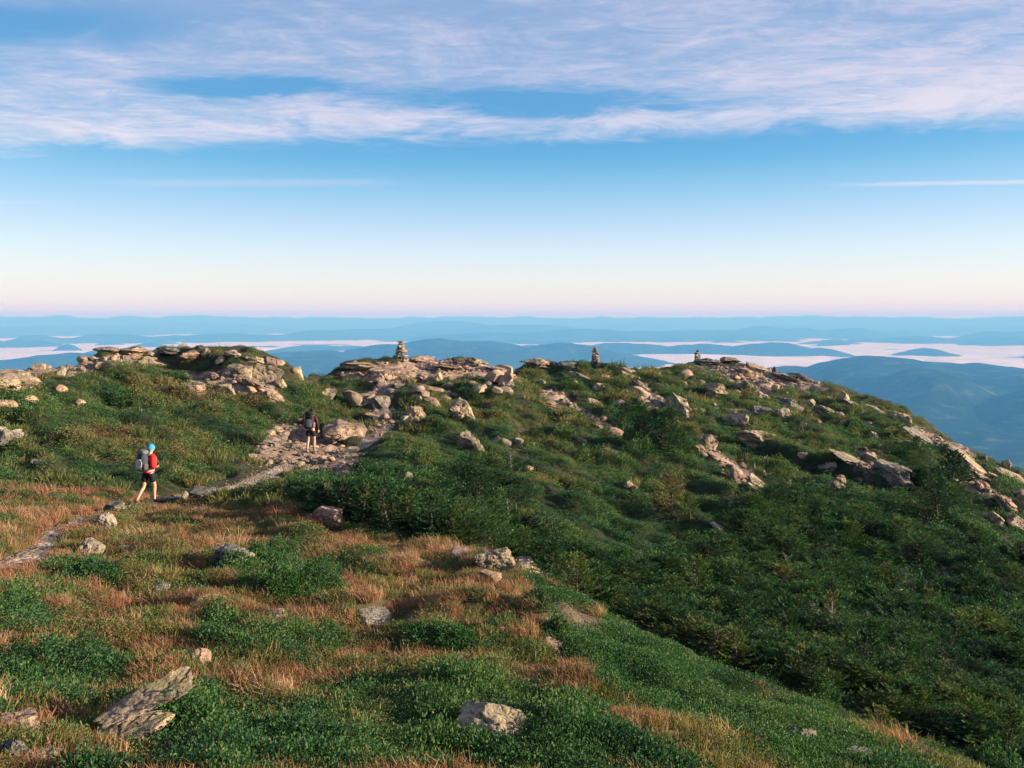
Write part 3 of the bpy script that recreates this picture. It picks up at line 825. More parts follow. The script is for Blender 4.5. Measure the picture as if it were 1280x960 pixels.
def grass_tuft(name, seed, n, R, H, w, mat, lean=0.35, spread=0.5, frizz=0.0):
    r = np.random.default_rng(seed)
    th = r.uniform(0, 2 * PI, n); rho = np.sqrt(r.uniform(0, 1, n)) * R
    B = np.stack([rho * np.cos(th), rho * np.sin(th), np.zeros(n)], 1)
    d = unit(np.stack([np.cos(th) * spread * r.uniform(0.1, 1, n) - lean, np.sin(th) * spread * r.uniform(0.1, 1, n), np.ones(n)], 1) + r.normal(0, 0.12, (n, 3)))
    h = H * r.uniform(0.45, 1.1, n)
    M = B + d * (h * 0.55)[:, None]
    bend = np.stack([-lean * 1.1 * np.ones(n), np.zeros(n), np.zeros(n)], 1) + r.normal(0, 0.28 + frizz, (n, 3))
    T = M + unit(d + bend) * (h * 0.5)[:, None]
    S = unit(np.cross(d, r.normal(size=(n, 3)))) * w
    k = r.uniform(0.7, 1.3, n)[:, None]
    V = np.stack([B - S * .5 * k, B + S * .5 * k, M - S * .5 * k, M + S * .5 * k, T - S * .22 * k, T + S * .22 * k], 1).reshape(-1, 3)
    i = np.arange(n)[:, None] * 6
    Q = np.concatenate([i + np.array([0, 1, 3, 2]), i + np.array([2, 3, 5, 4])], 0)
    me = fast_mesh(name, V, Q, [mat]); leaf_attr(me, np.repeat(r.uniform(0, 1, n), 6)); return me

def tube(pts, rad, sides=5):
    """tapered tube along pts -> verts, quads"""
    pts = np.asarray(pts, float); rad = np.asarray(rad, float)
    t = np.gradient(pts, axis=0); t = unit(t); ref = np.array([0.31, 0.95, 0.12])
    s = unit(np.cross(t, ref)); u = np.cross(s, t)
    a = np.linspace(0, 2 * PI, sides, endpoint=False)
    V = pts[:, None] + rad[:, None, None] * (np.cos(a)[None, :, None] * s[:, None] + np.sin(a)[None, :, None] * u[:, None])
    Q = []
    for i in range(len(pts) - 1):
        for j in range(sides):
            k = (j + 1) % sides
            Q.append((i * sides + j, i * sides + k, (i + 1) * sides + k, (i + 1) * sides + j))
    return V.reshape(-1, 3), np.array(Q)

def spruce(seed, H=1.0, spread=0.55, bushy=1.0, dead=0.0):
    """returns (trunk mesh, crown mesh) of a wind-stunted spruce"""
    r = np.random.default_rng(seed)
    lean = r.uniform(-0.10, 0.02); k = np.linspace(0, 1, 8)
    axis = np.stack([lean * H * k**1.5 + 0.03 * H * np.sin(k * 5 + seed), 0.03 * H * np.sin(k * 4 + 2 * seed), H * k], 1)
    TV, TQ = tube(axis, 0.035 * H * (1 - k * 0.92))
    TVs, TQs, off = [TV], [TQ], len(TV)
    P, A, S, L, W = [], [], [], [], []
    nb = int(58 * bushy)
    for b in range(nb):
        f = 0.03 + 0.95 * (b + r.uniform(0, 1)) / nb
        base = np.array([np.interp(f, k, axis[:, c]) for c in range(3)])
        az = b * 2.399 + r.uniform(-.4, .4)
        ln = H * spread * (1 - f) ** 0.75 * r.uniform(0.55, 1.15) * (1 + 0.25 * math.cos(az - PI)) + 0.05 * H
        el = 0.10 + 0.75 * f + r.uniform(-.2, .2)
        d = np.array([math.cos(az) * math.cos(el), math.sin(az) * math.cos(el), math.sin(el)])
        tip = base + d * ln + np.array([0, 0, 0.14 * ln])
        mid = base + d * ln * 0.55 - np.array([0, 0, 0.05 * ln])
        tt = np.linspace(0, 1, 6)[:, None]
        br = (1 - tt)**2 * base + 2 * tt * (1 - tt) * mid + tt**2 * tip
        v, q = tube(br[::2], np.array([0.010, 0.007, 0.002]) * H, 3); TVs.append(v); TQs.append(q + off); off += len(v)
        if dead and r.uniform() < dead: continue
        m = max(5, int(26 * (ln / (H * spread)) + 5))
        s = r.uniform(0.15, 1.0, m)
        pos = (1 - s[:, None])**2 * base + 2 * s[:, None] * (1 - s[:, None]) * mid + s[:, None]**2 * tip
        ax = unit(2 * (1 - s[:, None]) * (mid - base) + 2 * s[:, None] * (tip - mid))
        side = unit(np.cross(ax, np.array([0, 0, 1.0]))) * r.choice([-1, 1], m)[:, None]
        a = unit(ax * 0.75 + side * r.uniform(0.3, 1.1, m)[:, None] + np.array([0, 0, 1.0]) * r.uniform(-0.1, 0.5, m)[:, None])
        P.append(pos); A.append(a)
        S.append(unit(np.cross(a, r.normal(0, .5, (m, 3)) + np.array([0, 0, 1.0]))))
        L.append(H * r.uniform(0.07, 0.14, m) * (1.15 - 0.4 * s)); W.append(H * r.uniform(0.022, 0.038, m))
    trunk = fast_mesh('trunk', np.concatenate(TVs), np.concatenate(TQs), [M_DEAD if dead else M_BARK], None, True)
    V, Q = leaves(np.concatenate(P), np.concatenate(A), np.concatenate(S), np.concatenate(L), np.concatenate(W))
    crown = fast_mesh('crown', V, Q, [M_NEEDLE]); leaf_attr(crown, np.repeat(r.uniform(0, 1, len(V) // 4), 4))
    return trunk, crown

def joined(name, meshes):
    bm = bmesh.new()
    mats = []
    for me in meshes:
        n0 = len(bm.faces); bm.from_mesh(me); bm.faces.ensure_lookup_table()
        mi = len(mats); mats.append(me.materials[0])
        for f in bm.faces[n0:]: f.material_index = mi
    me = bpy.data.meshes.new(name); bm.to_mesh(me); bm.free()
    for m in mats: me.materials.append(m)
    return me

def proto_collection(name, meshes):
    c = bpy.data.collections.new(name)
    for i, me in enumerate(meshes):
        c.objects.link(bpy.data.objects.new('%s_%02d' % (name, i), me))
    return c

def scatter(name, protos, P, rot, scl, tint, label, cat):
    n = len(P)
    me = bpy.data.meshes.new(name); me.vertices.add(n); me.vertices.foreach_set('co', np.asarray(P, np.float32).ravel())
    def at(nm, typ, key, v):
        a = me.attributes.new(nm, typ, 'POINT'); a.data.foreach_set(key, np.asarray(v, np.float32 if typ != 'INT' else np.int32).ravel())
    at('rot', 'FLOAT_VECTOR', 'vector', rot); at('scl', 'FLOAT_VECTOR', 'vector', scl); at('tint', 'FLOAT', 'value', tint)
    at('pick', 'INT', 'value', rng.integers(0, len(protos.objects), n))
    me.update()
    o = bpy.data.objects.new(name, me); COL.objects.link(o)
    ng = bpy.data.node_groups.new(name, 'GeometryNodeTree')
    ng.interface.new_socket(name='Geometry', in_out='INPUT', socket_type='NodeSocketGeometry')
    ng.interface.new_socket(name='Geometry', in_out='OUTPUT', socket_type='NodeSocketGeometry')
    gi = ng.nodes.new('NodeGroupInput'); go = ng.nodes.new('NodeGroupOutput')
    ci = ng.nodes.new('GeometryNodeCollectionInfo'); ci.inputs['Collection'].default_value = protos
    ci.inputs['Separate Children'].default_value = True; ci.inputs['Reset Children'].default_value = True
    ip = ng.nodes.new('GeometryNodeInstanceOnPoints'); ip.inputs['Pick Instance'].default_value = True
    def attr(nm, dt):
        a = ng.nodes.new('GeometryNodeInputNamedAttribute'); a.data_type = dt; a.inputs['Name'].default_value = nm; return a.outputs['Attribute']
    L = ng.links.new
    L(gi.outputs[0], ip.inputs['Points']); L(ci.outputs[0], ip.inputs['Instance'])
    L(attr('pick', 'INT'), ip.inputs['Instance Index'])
    e2r = ng.nodes.new('FunctionNodeEulerToRotation'); L(attr('rot', 'FLOAT_VECTOR'), e2r.inputs[0]); L(e2r.outputs[0], ip.inputs['Rotation'])
    L(attr('scl', 'FLOAT_VECTOR'), ip.inputs['Scale'])
    L(ip.outputs[0], go.inputs[0])
    md = o.modifiers.new('growth', 'NODES'); md.node_group = ng
    tag(o, label, cat, kind='stuff')
    return o

RS = np.array(ROCK_SPOTS)
def sample(n, r0, r1, ph0=-0.70, ph1=0.82):
    n = int(n * 1.15)
    ph = rng.uniform(ph0, ph1, n); r = np.exp(rng.uniform(math.log(r0), math.log(r1), n))
    rc = np.interp(ph, cr_phi, cr_r)
    k = r < rc * 1.05; ph, r = ph[k], r[k]
    z = height_rp(ph, r); x, y = r * np.sin(ph), r * np.cos(ph)
    px, py = to_pix(x, y, z)
    return dict(x=x, y=y, z=z, r=r, px=px, py=py)
def keep(s, m): return {k: v[m] for k, v in s.items()}
def clear_of(s, trail=0.45, rock=0.85):
    m = np.ones(len(s['x']), bool)
    near = s['r'] < 75
    td = np.full(len(m), 9.0); td[near] = trail_dist(s['x'][near], s['y'][near]); m &= td > trail
    for (rx, ry, rad) in RS:
        m &= (s['x'] - rx) ** 2 + (s['y'] - ry) ** 2 > (rad * rock * 0.72) ** 2
    return keep(s, m)
def orient(s, k=0.7, spin=True):
    n = normal_at(s['x'], s['y']); n = unit(n * k + np.array([0, 0, 1.0]) * (1 - k))
    a = rng.uniform(0, 2 * PI, len(n)) if spin else rng.normal(0, 0.5, len(n))
    ref = np.stack([np.cos(a), np.sin(a), 0 * a], 1)
    xx = unit(ref - n * (ref * n).sum(1, keepdims=True)); yy = np.cross(n, xx)
    # rotation matrix columns xx, yy, n -> XYZ euler
    ry = np.arcsin(np.clip(-xx[:, 2], -1, 1)); rx = np.arctan2(yy[:, 2], n[:, 2]); rz = np.arctan2(xx[:, 1], xx[:, 0])
    return np.stack([rx, ry, rz], 1)
def pts(s, sink=0.0): return np.stack([s['x'], s['y'], s['z'] - sink], 1)
def sc3(v, zvar=0.25): return np.stack([v, v, v * rng.uniform(1 - zvar, 1 + zvar, len(v))], 1)

# --- foreground mats of bilberry
P_BERRY = proto_collection('berry_clump', [leaf_clump('berry_clump', 10 + i, 230, 0.18, 0.105, 0.021, 0.012, M_LEAF, 0.6, 0.9) for i in range(6)])
P_FINE = proto_collection('fine_clump', [leaf_clump('fine_clump', 30 + i, 190, 0.20, 0.085, 0.020, 0.011, M_LEAF, 0.5, 0.6) for i in range(5)])
P_HEATH = proto_collection('heath_clump', [leaf_clump('heath_clump', 50 + i, 270, 0.38, 0.38, 0.058, 0.040, M_LEAF, 0.5, 1.2) for i in range(7)])
P_RED = proto_collection('red_tuft', [grass_tuft('red_tuft', 70 + i, 210, 0.14, 0.115, 0.0036, M_ORANGE, 0.40, 0.85, 0.65) for i in range(6)])
P_GRN = proto_collection('sedge_tuft', [grass_tuft('sedge_tuft', 90 + i, 60, 0.10, 0.105, 0.0050, M_BLADE, 0.15, 0.7, 0.1) for i in range(5)])
P_FAR = proto_collection('far_tuft', [grass_tuft('far_tuft', 110 + i, 70, 0.34, 0.34, 0.020, M_BLADE, 0.2, 0.6, 0.2) for i in range(4)])

def fg_noise(s, sc=0.75, seed=77): return fbm(s['x'] / sc, s['y'] / sc, 0, 3, seed)

s = sample(26000, 3.0, 27); s = keep(s, foreground(s['px'], s['py']))
s = clear_of(s, 0.33, 0.80)
inm = zone(s['px'], s['py'], MATS, 7, 3); inf = zone(s['px'], s['py'], FINE, 8, 5)
n1 = fg_noise(s, 1.1, 77)
hole = fbm(s['x'] / 0.6, s['y'] / 0.6, 3, 3, 171)
sb = keep(s, (inm & (hole > -0.22)) | (~inf & ~inm & (n1 < -0.25)))
k = np.where(zone(sb['px'], sb['py'], MATS, 7, 3), 1.0, 0.62)
v = k * np.clip((sb['r'] / 6.5) ** 0.45, 0.75, 1.7) * rng.uniform(0.75, 1.3, len(k))
tn = np.clip(0.38 + 0.20 * fg_noise(sb, 2.3, 12) + rng.normal(0, 0.07, len(k)), 0.05, 0.8)
hm = 0.55 + 0.95 * smooth(-0.35, 0.5, fbm(sb['x'] / 0.7, sb['y'] / 0.7, 5, 2, 172))
S3 = sc3(v); S3[:, 2] *= hm; tn = np.clip(tn + 0.20 * fbm(sb['x'] / 0.5, sb['y'] / 0.5, 6, 2, 173), 0.05, 0.8)
scatter('bilberry_mat', P_BERRY, pts(sb, 0.02), orient(sb, 0.6), S3, tn, 'mats of small leaved green bilberry over the foreground', 'ground cover')
sf = sample(17000, 4.5, 24); sf = keep(sf, foreground(sf['px'], sf['py'])); sf = clear_of(sf, 0.45, 0.8)
sf = keep(sf, zone(sf['px'], sf['py'], FINE, 8, 5) & ~zone(sf['px'], sf['py'], [SCREE[12]], 6, 8))
v = np.clip((sf['r'] / 8) ** 0.5, 0.8, 1.6) * rng.uniform(0.75, 1.25, len(sf['x']))
tn = np.clip(0.37 + 0.22 * fg_noise(sf, 1.8, 13) + rng.normal(0, 0.05, len(v)), 0.05, 0.8)
scatter('crowberry_mat', P_FINE, pts(sf, 0.015), orient(sf, 0.85), sc3(v), tn, 'low fine leaved crowberry mat on the slope at the lower right', 'ground cover')

DRY = [[(400,660),(520,668),(640,705),(720,770),(760,830),(680,830),(560,790),(470,800),(430,740)], [(210,730),(420,745),(440,870),(330,890),(230,850)], [(640,820),(760,850),(900,930),(800,920),(690,860)]]
# --- brown and grey-green low heath between the mats
s = sample(21000, 3.2, 27); s = keep(s, foreground(s['px'], s['py'])); s = clear_of(s, 0.42, 0.8)
nb = fg_noise(s, 0.55, 161)
hole = fbm(s['x'] / 0.6, s['y'] / 0.6, 3, 3, 171); im = zone(s['px'], s['py'], MATS, 7, 3)
s = keep(s, ~zone(s['px'], s['py'], FINE, 8, 5) & np.where(im, hole < -0.08, nb > np.where(zone(s['px'], s['py'], DRY, 10, 15), 0.26, -0.04))); nb = fg_noise(s, 1.3, 163)
v = np.clip((s['r'] / 8) ** 0.5, 0.7, 1.6) * rng.uniform(0.6, 1.25, len(nb))
scatter('brown_heath', P_FINE, pts(s, 0.02), orient(s, 0.8), sc3(v), np.clip(0.64 + 0.40 * nb + rng.normal(0, 0.16, len(nb)), 0.05, 1.0), 'low brown and olive heath between the green mats', 'ground cover')

# --- grasses
s = sample(30000, 3.2, 27); s = keep(s, foreground(s['px'], s['py'])); s = clear_of(s, 0.26, 0.9)
inm = zone(s['px'], s['py'], MATS, 7, 3); inf = zone(s['px'], s['py'], FINE, 8, 5)
n2 = fg_noise(s, 0.33, 141) + 0.30 * fg_noise(s, 1.5, 143); n3 = fg_noise(s, 2.8, 151)
REDZ = [[(-60,605),(140,612),(300,640),(400,660),(300,700),(130,660),(60,690),(-60,700)], [(425,660),(520,672),(640,710),(700,770),(640,760),(560,730),(440,720)], [(160,640),(300,640),(330,690),(250,690),(160,670)],
        [(280,740),(460,755),(520,800),(400,800),(330,770)], [(560,700),(660,725),(720,790),(760,840),(690,830),(600,790)], [(640,820),(780,870),(900,940),(820,930),(700,870)], [(850,900),(960,930),(1000,975),(880,975)], [(-40,690),(40,740),(-40,740)],[(330,840),(380,850),(370,885),(330,880)]]
inr = zone(s['px'], s['py'], REDZ, 12, 9)
redm = (~inm & ~inf & (n2 > np.where(inr, -0.03, 0.13) + np.where((s['px'] > 600) & (s['py'] > 770), 0.16, 0.0))) | (inm & (n2 > 0.48)) | (~inf & (rng.uniform(0, 1, len(n2)) < np.where(inm, 0.012, 0.03))) | (inf & (n2 > 0.5) & (s['px'] > 850))
sr = keep(s, redm)
v = np.clip((sr['r'] / 8) ** 0.45, 0.75, 1.7) * np.exp(rng.normal(-0.48, 0.36, len(sr['x'])))
scatter('red_grass', P_RED, pts(sr, 0.01), orient(sr, 0.4, False), sc3(v), np.clip(0.46 + 0.42 * fg_noise(sr, 0.5, 17) + rng.normal(0, 0.22, len(v)), 0, 1),
        'reddish orange wind blown grass heads in tufts over the foreground', 'grass')
grm = ~inm & ~inf & (rng.uniform(0, 1, len(s['x'])) < np.where(n2 > 0.1, 0.15, 0.30)) | (inm & (rng.uniform(0, 1, len(s['x'])) < 0.16))
sg = keep(s, grm)
v = np.clip((sg['r'] / 8) ** 0.45, 0.75, 1.7) * rng.uniform(0.55, 1.25, len(sg['x']))
scatter('sedge_grass', P_GRN, pts(sg, 0.01), orient(sg, 0.4), sc3(v), np.clip(0.72 + 0.35 * fg_noise(sg, 1.3, 19) + rng.normal(0, 0.16, len(v)), 0, 1),
        'short green and straw coloured sedge between the red tufts', 'grass')

# --- heath of the farther slopes
s = sample(64000, 14, 140); s = keep(s, ~foreground(s['px'], s['py'])); s = clear_of(s, 0.70, 0.75)
low = dict(s); ex = s['r'] * 9.0 / F
s = keep(s, ~(zone(s['px'], s['py'] + 3, SCREE, 5, 8) & (rng.uniform(0, 1, len(s['x'])) < 0.985)))
big = fbm(s['x'] / 6.0, s['y'] / 6.0, 0, 4, 201)
lefthill = (s['px'] < 430) & (s['py'] < 640)
rid = np.clip(1 - (s['py'] - 450) / 170.0, 0, 1)
s = keep(s, ~zone(s['px'], s['py'], THICK, 6, 6) | (rng.uniform(0, 1, len(s['x'])) < 0.45)); big = fbm(s['x'] / 6.0, s['y'] / 6.0, 0, 4, 201)
gap = fbm(s['x'] / (0.022 * s['r']), s['y'] / (0.022 * s['r']), 9, 2, 207)
s = keep(s, (gap > -0.30) | (rng.uniform(0, 1, len(big)) < 0.25))
big = fbm(s['x'] / 6.0, s['y'] / 6.0, 0, 4, 201); med = fbm(s['x'] / 1.9, s['y'] / 1.9, 0, 3, 211)
lefthill = (s['px'] < 430) & (s['py'] < 640); rid = np.clip(1 - (s['py'] - 450) / 170.0, 0, 1)
fl = fall(s['x'], s['y'], 251)
mid_ = in_poly(s['px'], s['py'], [(470,560),(620,500),(780,520),(900,650),(880,760),(760,720),(640,650),(540,600)])
tn = 0.29 + np.where(mid_, 0.07, 0.0) + 0.18 * big + 0.18 * med + 0.36 * fl + np.where(lefthill, 0.15, 0.19 * rid) + rng.normal(0, 0.13, len(big))
th = zone(s['px'], s['py'], THICK, 6, 6); tn = np.where(th, tn * 0.6, tn)
brown = (fbm(s['x'] / 4.0, s['y'] / 4.0, 5, 3, 221) > 0.22) & (lefthill | (rid > 0.25)); tn = np.where(brown, tn + 0.27, tn)
v = np.clip((s['r'] / 38) ** 0.75, 0.5, 2.3) * rng.uniform(0.7, 1.35, len(big)) * np.where(med > 0.25, 1.15, 0.9)
rcs = np.interp(np.arctan2(s['x'], s['y']), cr_phi, cr_r); v = v * (1 - 0.55 * smooth(0.88, 0.97, s['r'] / rcs))
hz = (0.75 + 0.5 * smooth(-0.3, 0.4, fl)) * np.where(th, 0.8, np.where((rid > 0.78) | ((s['px'] < 430) & (s['py'] < 480)), 0.40, 0.50)) * (0.6 + 0.9 * smooth(-0.3, 0.5, med))
tdn = np.full(len(big), 9.0); nr_ = s['r'] < 75; tdn[nr_] = trail_dist(s['x'][nr_], s['y'][nr_]); hz = hz * (0.30 + 0.70 * smooth(1.0, 3.2, tdn))
scl = np.stack([v, v, v * hz * rng.uniform(0.7, 1.3, len(v))], 1)
scatter('heath_cover', P_HEATH, pts(s, 0.05), orient(s, 0.8), scl, np.clip(tn, 0.02, 0.95), 'dense green heath covering the slopes of the ridge', 'ground cover')
s = sample(15000, 16, 130); s = keep(s, ~foreground(s['px'], s['py'])); s = clear_of(s, 0.85, 0.9); s = keep(s, ~zone(s['px'], s['py'] + 3, SCREE, 5, 8))
pn = fbm(s['x'] / 2.4, s['y'] / 2.4, 0, 3, 231); lh = (s['px'] < 430) | (s['py'] < 540)
s = keep(s, (pn > np.where(lh, 0.12, 0.42)) & ~zone(s['px'], s['py'], THICK, 4, 6))
rcs = np.interp(np.arctan2(s['x'], s['y']), cr_phi, cr_r)
v = np.clip((s['r'] / 38) ** 0.75, 0.5, 2.0) * rng.uniform(0.7, 1.3, len(s['x'])) * (1 - 0.65 * smooth(0.88, 0.97, s['r'] / rcs))
scatter('hill_grass', P_FAR, pts(s, 0.03), orient(s, 0.7), sc3(v), np.clip(0.55 + 0.25 * fbm(s['x'] / 5, s['y'] / 5, 2, 3, 241) + rng.normal(0, 0.15, len(v)), 0, 1),
        'yellowish grass growing through the heath on the slopes', 'grass')

# --- spruce scrub
SPR = [spruce(400 + i, 1.0, rng.uniform(0.5, 0.75), rng.uniform(0.9, 1.2)) for i in range(6)]
SPR_DEAD = [spruce(440 + i, 1.0, 0.5, 0.8, 0.75) for i in range(2)]
SCRUB = [spruce(460 + i, 1.0, rng.uniform(0.85, 1.1), 1.5) for i in range(7)]
P_SPR = proto_collection('scrub_spruce', [joined('scrub_spruce', sp) for sp in SCRUB * 2 + SPR[:3]] + [joined('scrub_spruce', SPR_DEAD[0])])
s = sample(6000, 15, 110); s = keep(s, ~foreground(s['px'], s['py'])); s = clear_of(s, 1.3, 1.0)
th = zone(s['px'], s['py'], THICK, 8, 6)
rand = (fbm(s['x'] / 5.0, s['y'] / 5.0, 4, 3, 261) > 0.30) | (fall(s['x'], s['y'], 263) < -0.42)
s = keep(s, th | (rand & (s['px'] > 560) & (s['py'] > 495) & (rng.uniform(0, 1, len(th)) < 0.20)))
th = zone(s['px'], s['py'], THICK, 8, 6)
v = np.where(th, rng.uniform(0.55, 1.15, len(th)), rng.uniform(0.4, 0.75, len(th))) * np.clip((s['r'] / 26) ** 0.5, 0.8, 1.5)
v = np.where((s['px'] > 340) & (s['px'] < 580), np.minimum(v, np.maximum(0.25, (s['py'] - 592) * s['r'] / F)), v)
scatter('spruce_scrub', P_SPR, pts(s, 0.06), orient(s, 0.15), np.stack([v * 1.1, v * 1.1, v * rng.uniform(0.50, 0.85, len(v))], 1),
        np.clip(0.38 + 0.30 * fall(s['x'], s['y'], 273) + 0.32 * fbm(s['x'] / 3, s['y'] / 3, 0, 3, 271) + rng.normal(0, 0.13, len(v)), 0, 1), 'dark stunted spruce thicket filling the hollow and slope', 'thicket')

G_SP = 'stunted spruces that stand out of the thicket'
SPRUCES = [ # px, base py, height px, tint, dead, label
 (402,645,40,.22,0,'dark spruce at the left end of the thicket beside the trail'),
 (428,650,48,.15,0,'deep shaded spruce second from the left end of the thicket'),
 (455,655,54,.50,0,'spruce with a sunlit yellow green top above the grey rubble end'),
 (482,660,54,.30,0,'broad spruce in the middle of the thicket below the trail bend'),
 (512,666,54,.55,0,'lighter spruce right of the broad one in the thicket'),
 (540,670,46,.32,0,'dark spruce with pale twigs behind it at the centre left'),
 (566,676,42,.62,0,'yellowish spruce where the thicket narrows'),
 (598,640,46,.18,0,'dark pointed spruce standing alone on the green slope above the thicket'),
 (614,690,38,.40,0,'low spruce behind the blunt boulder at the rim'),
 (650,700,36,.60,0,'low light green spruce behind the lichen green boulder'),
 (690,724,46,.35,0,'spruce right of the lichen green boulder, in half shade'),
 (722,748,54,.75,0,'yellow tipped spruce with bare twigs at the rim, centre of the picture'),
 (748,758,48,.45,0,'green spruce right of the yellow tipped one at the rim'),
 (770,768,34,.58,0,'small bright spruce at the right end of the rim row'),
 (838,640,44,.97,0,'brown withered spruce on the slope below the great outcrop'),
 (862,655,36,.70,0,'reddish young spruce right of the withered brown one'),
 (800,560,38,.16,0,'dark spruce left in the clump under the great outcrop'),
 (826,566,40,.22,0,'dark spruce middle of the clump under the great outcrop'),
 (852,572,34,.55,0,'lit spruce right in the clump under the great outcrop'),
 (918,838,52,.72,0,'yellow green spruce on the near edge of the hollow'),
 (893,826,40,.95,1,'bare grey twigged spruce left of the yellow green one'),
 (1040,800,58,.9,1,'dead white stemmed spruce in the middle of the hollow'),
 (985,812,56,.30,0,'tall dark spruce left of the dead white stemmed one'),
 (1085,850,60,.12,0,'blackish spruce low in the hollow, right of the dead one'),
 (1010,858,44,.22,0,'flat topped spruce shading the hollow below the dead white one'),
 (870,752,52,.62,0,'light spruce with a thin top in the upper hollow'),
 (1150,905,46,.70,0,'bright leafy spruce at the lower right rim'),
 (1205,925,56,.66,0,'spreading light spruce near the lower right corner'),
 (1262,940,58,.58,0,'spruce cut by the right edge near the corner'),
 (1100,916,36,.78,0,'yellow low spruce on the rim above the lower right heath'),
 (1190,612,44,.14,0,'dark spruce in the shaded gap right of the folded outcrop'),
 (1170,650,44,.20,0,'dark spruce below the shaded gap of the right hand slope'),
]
for i, (px, py, hp, tint, dead, label) in enumerate(SPRUCES):
    x, y, z = hit(px, py)
    k = (y * CP - z * SP) / F
    tr, cr = (SPR_DEAD[i % 2] if dead else SPR[i % 6])
    root = bpy.data.objects.new('spruce_tree', None); COL.objects.link(root)
    Hh = hp * k * 1.05
    root.location = (x, y, z - 0.05); root.rotation_euler = (0, 0, i * 1.7); root.scale = (Hh * 1.15, Hh * 1.15, Hh)
    tag(root, label, 'tree', G_SP)
    for nm, me in (('trunk', tr), ('crown', cr)):
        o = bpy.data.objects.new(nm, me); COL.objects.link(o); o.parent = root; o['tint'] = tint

# --- single cushions of shrub
CUSH = [ # px, base py, width px, height px, tint, label
 (398,742,52,34,.34,'rounded bright green cushion shrub among orange grass, right of its twin'),
 (344,744,60,26,.40,'wide low green cushion shrub left of the rounded one'),
 (325,706,46,18,.30,'low dark cushion shrub just behind the bluish flat rock'),
 (348,694,26,18,.45,'small green cushion shrub above the bluish flat rock'),
 (80,860,150,44,.27,'big dark green mound of shrub at the left edge behind the split slab'),
 (225,925,110,44,.36,'leafy green shrub in front of the split slab at the lower left'),
 (565,808,74,16,.30,'flat green shrub in orange grass above the peaked boulder'),
 (698,793,26,14,.42,'tiny green cushion at the rim of the bare soil'),
 (110,730,80,20,.33,'green mat of shrub below the pale upright rock by the path'),
]
for i, (px, py, w, h, tint, label) in enumerate(CUSH):
    x, y, z = hit(px, py - h * 0.25)
    k = (y * CP - z * SP) / F; W, H = w * k, h * k * 0.9 + 0.05
    n = int(np.clip(9000 * W * W, 900, 4200)); ll = 0.030 * (1.0 if y < 8 else 1.25)
    me = leaf_clump('foliage', 600 + i, n, W * 0.52, H, ll * .85, ll * 0.5, M_LEAF, 0.7, 0.9)
    # a crown wider than deep
    root = bpy.data.objects.new('cushion_shrub', None); COL.objects.link(root); root.location = (x, y, z - 0.03); root.rotation_euler = (0, 0, math.atan2(-x, y))
    tag(root, label, 'shrub', 'cushion shrubs of the foreground')
    o = bpy.data.objects.new('foliage', me); COL.objects.link(o); o.parent = root; o['tint'] = tint
    tv, tq, off = [], [], 0
    for b in range(9):
        a = b * 2.4; rr_ = W * 0.35 * (0.3 + 0.7 * ((b * 37) % 10) / 10)
        v_, q_ = tube([(0.1 * rr_ * math.cos(a), 0.1 * rr_ * math.sin(a), -0.03), (0.6 * rr_ * math.cos(a), 0.6 * rr_ * math.sin(a), H * 0.35), (rr_ * math.cos(a), rr_ * math.sin(a), H * 0.7)], [0.008, 0.006, 0.003], 4)
        tv.append(v_); tq.append(q_ + off); off += len(v_)
    st = bpy.data.objects.new('stem', fast_mesh('stem', np.concatenate(tv), np.concatenate(tq), [M_BARK], None, True)); COL.objects.link(st); st.parent = root

# --- loose stones
P_STONE = proto_collection('loose_stone', [rock_mesh('loose_stone', 3000 + i, (1, 0.8, 0.6), 'b', m, 2) for i, m in enumerate([M_ROCKP, M_ROCK, M_ROCKP, M_ROCKG, M_ROCKP, M_ROCK])])
s = sample(60000, 24, 132); s = keep(s, zone(s['px'], s['py'], SCREE, 5, 8) & ~foreground(s['px'], s['py']))
v = np.exp(rng.normal(math.log(0.12), 0.60, len(s['x']))) * np.clip((s['r'] / 40) ** 0.8, 0.7, 2.4)
scatter('scree_stones', P_STONE, pts(s, 0.0) + np.array([0, 0, 1]) * (v * 0.08)[:, None], orient(s, 0.5), sc3(np.clip(v, 0.05, 0.9)), 0 * v, 'pinkish broken rubble in patches on the ridge', 'scree')
q = TR[rng.integers(0, len(TR), 2600)] + rng.normal(0, 0.30, (2600, 2))
d = dict(x=q[:, 0], y=q[:, 1]); d['z'] = height(q[:, 0], q[:, 1]); d['r'] = np.hypot(q[:, 0], q[:, 1])
td = trail_dist(q[:, 0], q[:, 1]); v = np.exp(rng.normal(math.log(0.05), 0.55, len(q)))
P = np.stack([d['x'], d['y'], d['z'] - 0.07 * (1 - smooth(0.30, 0.75, td)) + 0.02], 1)
scatter('trail_stones', P_STONE, P, orient(d, 0.5), sc3(np.clip(v, 0.02, 0.10)), 0 * v, 'loose grey stones scattered along the footpath', 'gravel')
s = sample(2400, 3.5, 24); s = keep(s, foreground(s['px'], s['py'])); n4 = fbm(s['x'] / 1.5, s['y'] / 1.5, 6, 3, 301)
s = keep(s, ((n4 > 0.2) & ~zone(s['px'], s['py'], MATS + FINE, 6, 3)) | zone(s['px'], s['py'], [SCREE[12]], 6, 8))
v = np.exp(rng.normal(math.log(0.05), 0.5, len(s['x']))) * np.clip(s['r'] / 9, 0.7, 1.6)
scatter('heath_stones', P_STONE, pts(s, 0.0), orient(s, 0.6), sc3(np.clip(v, 0.02, 0.25)), 0 * v, 'small stones lying between the tufts of the foreground', 'gravel')

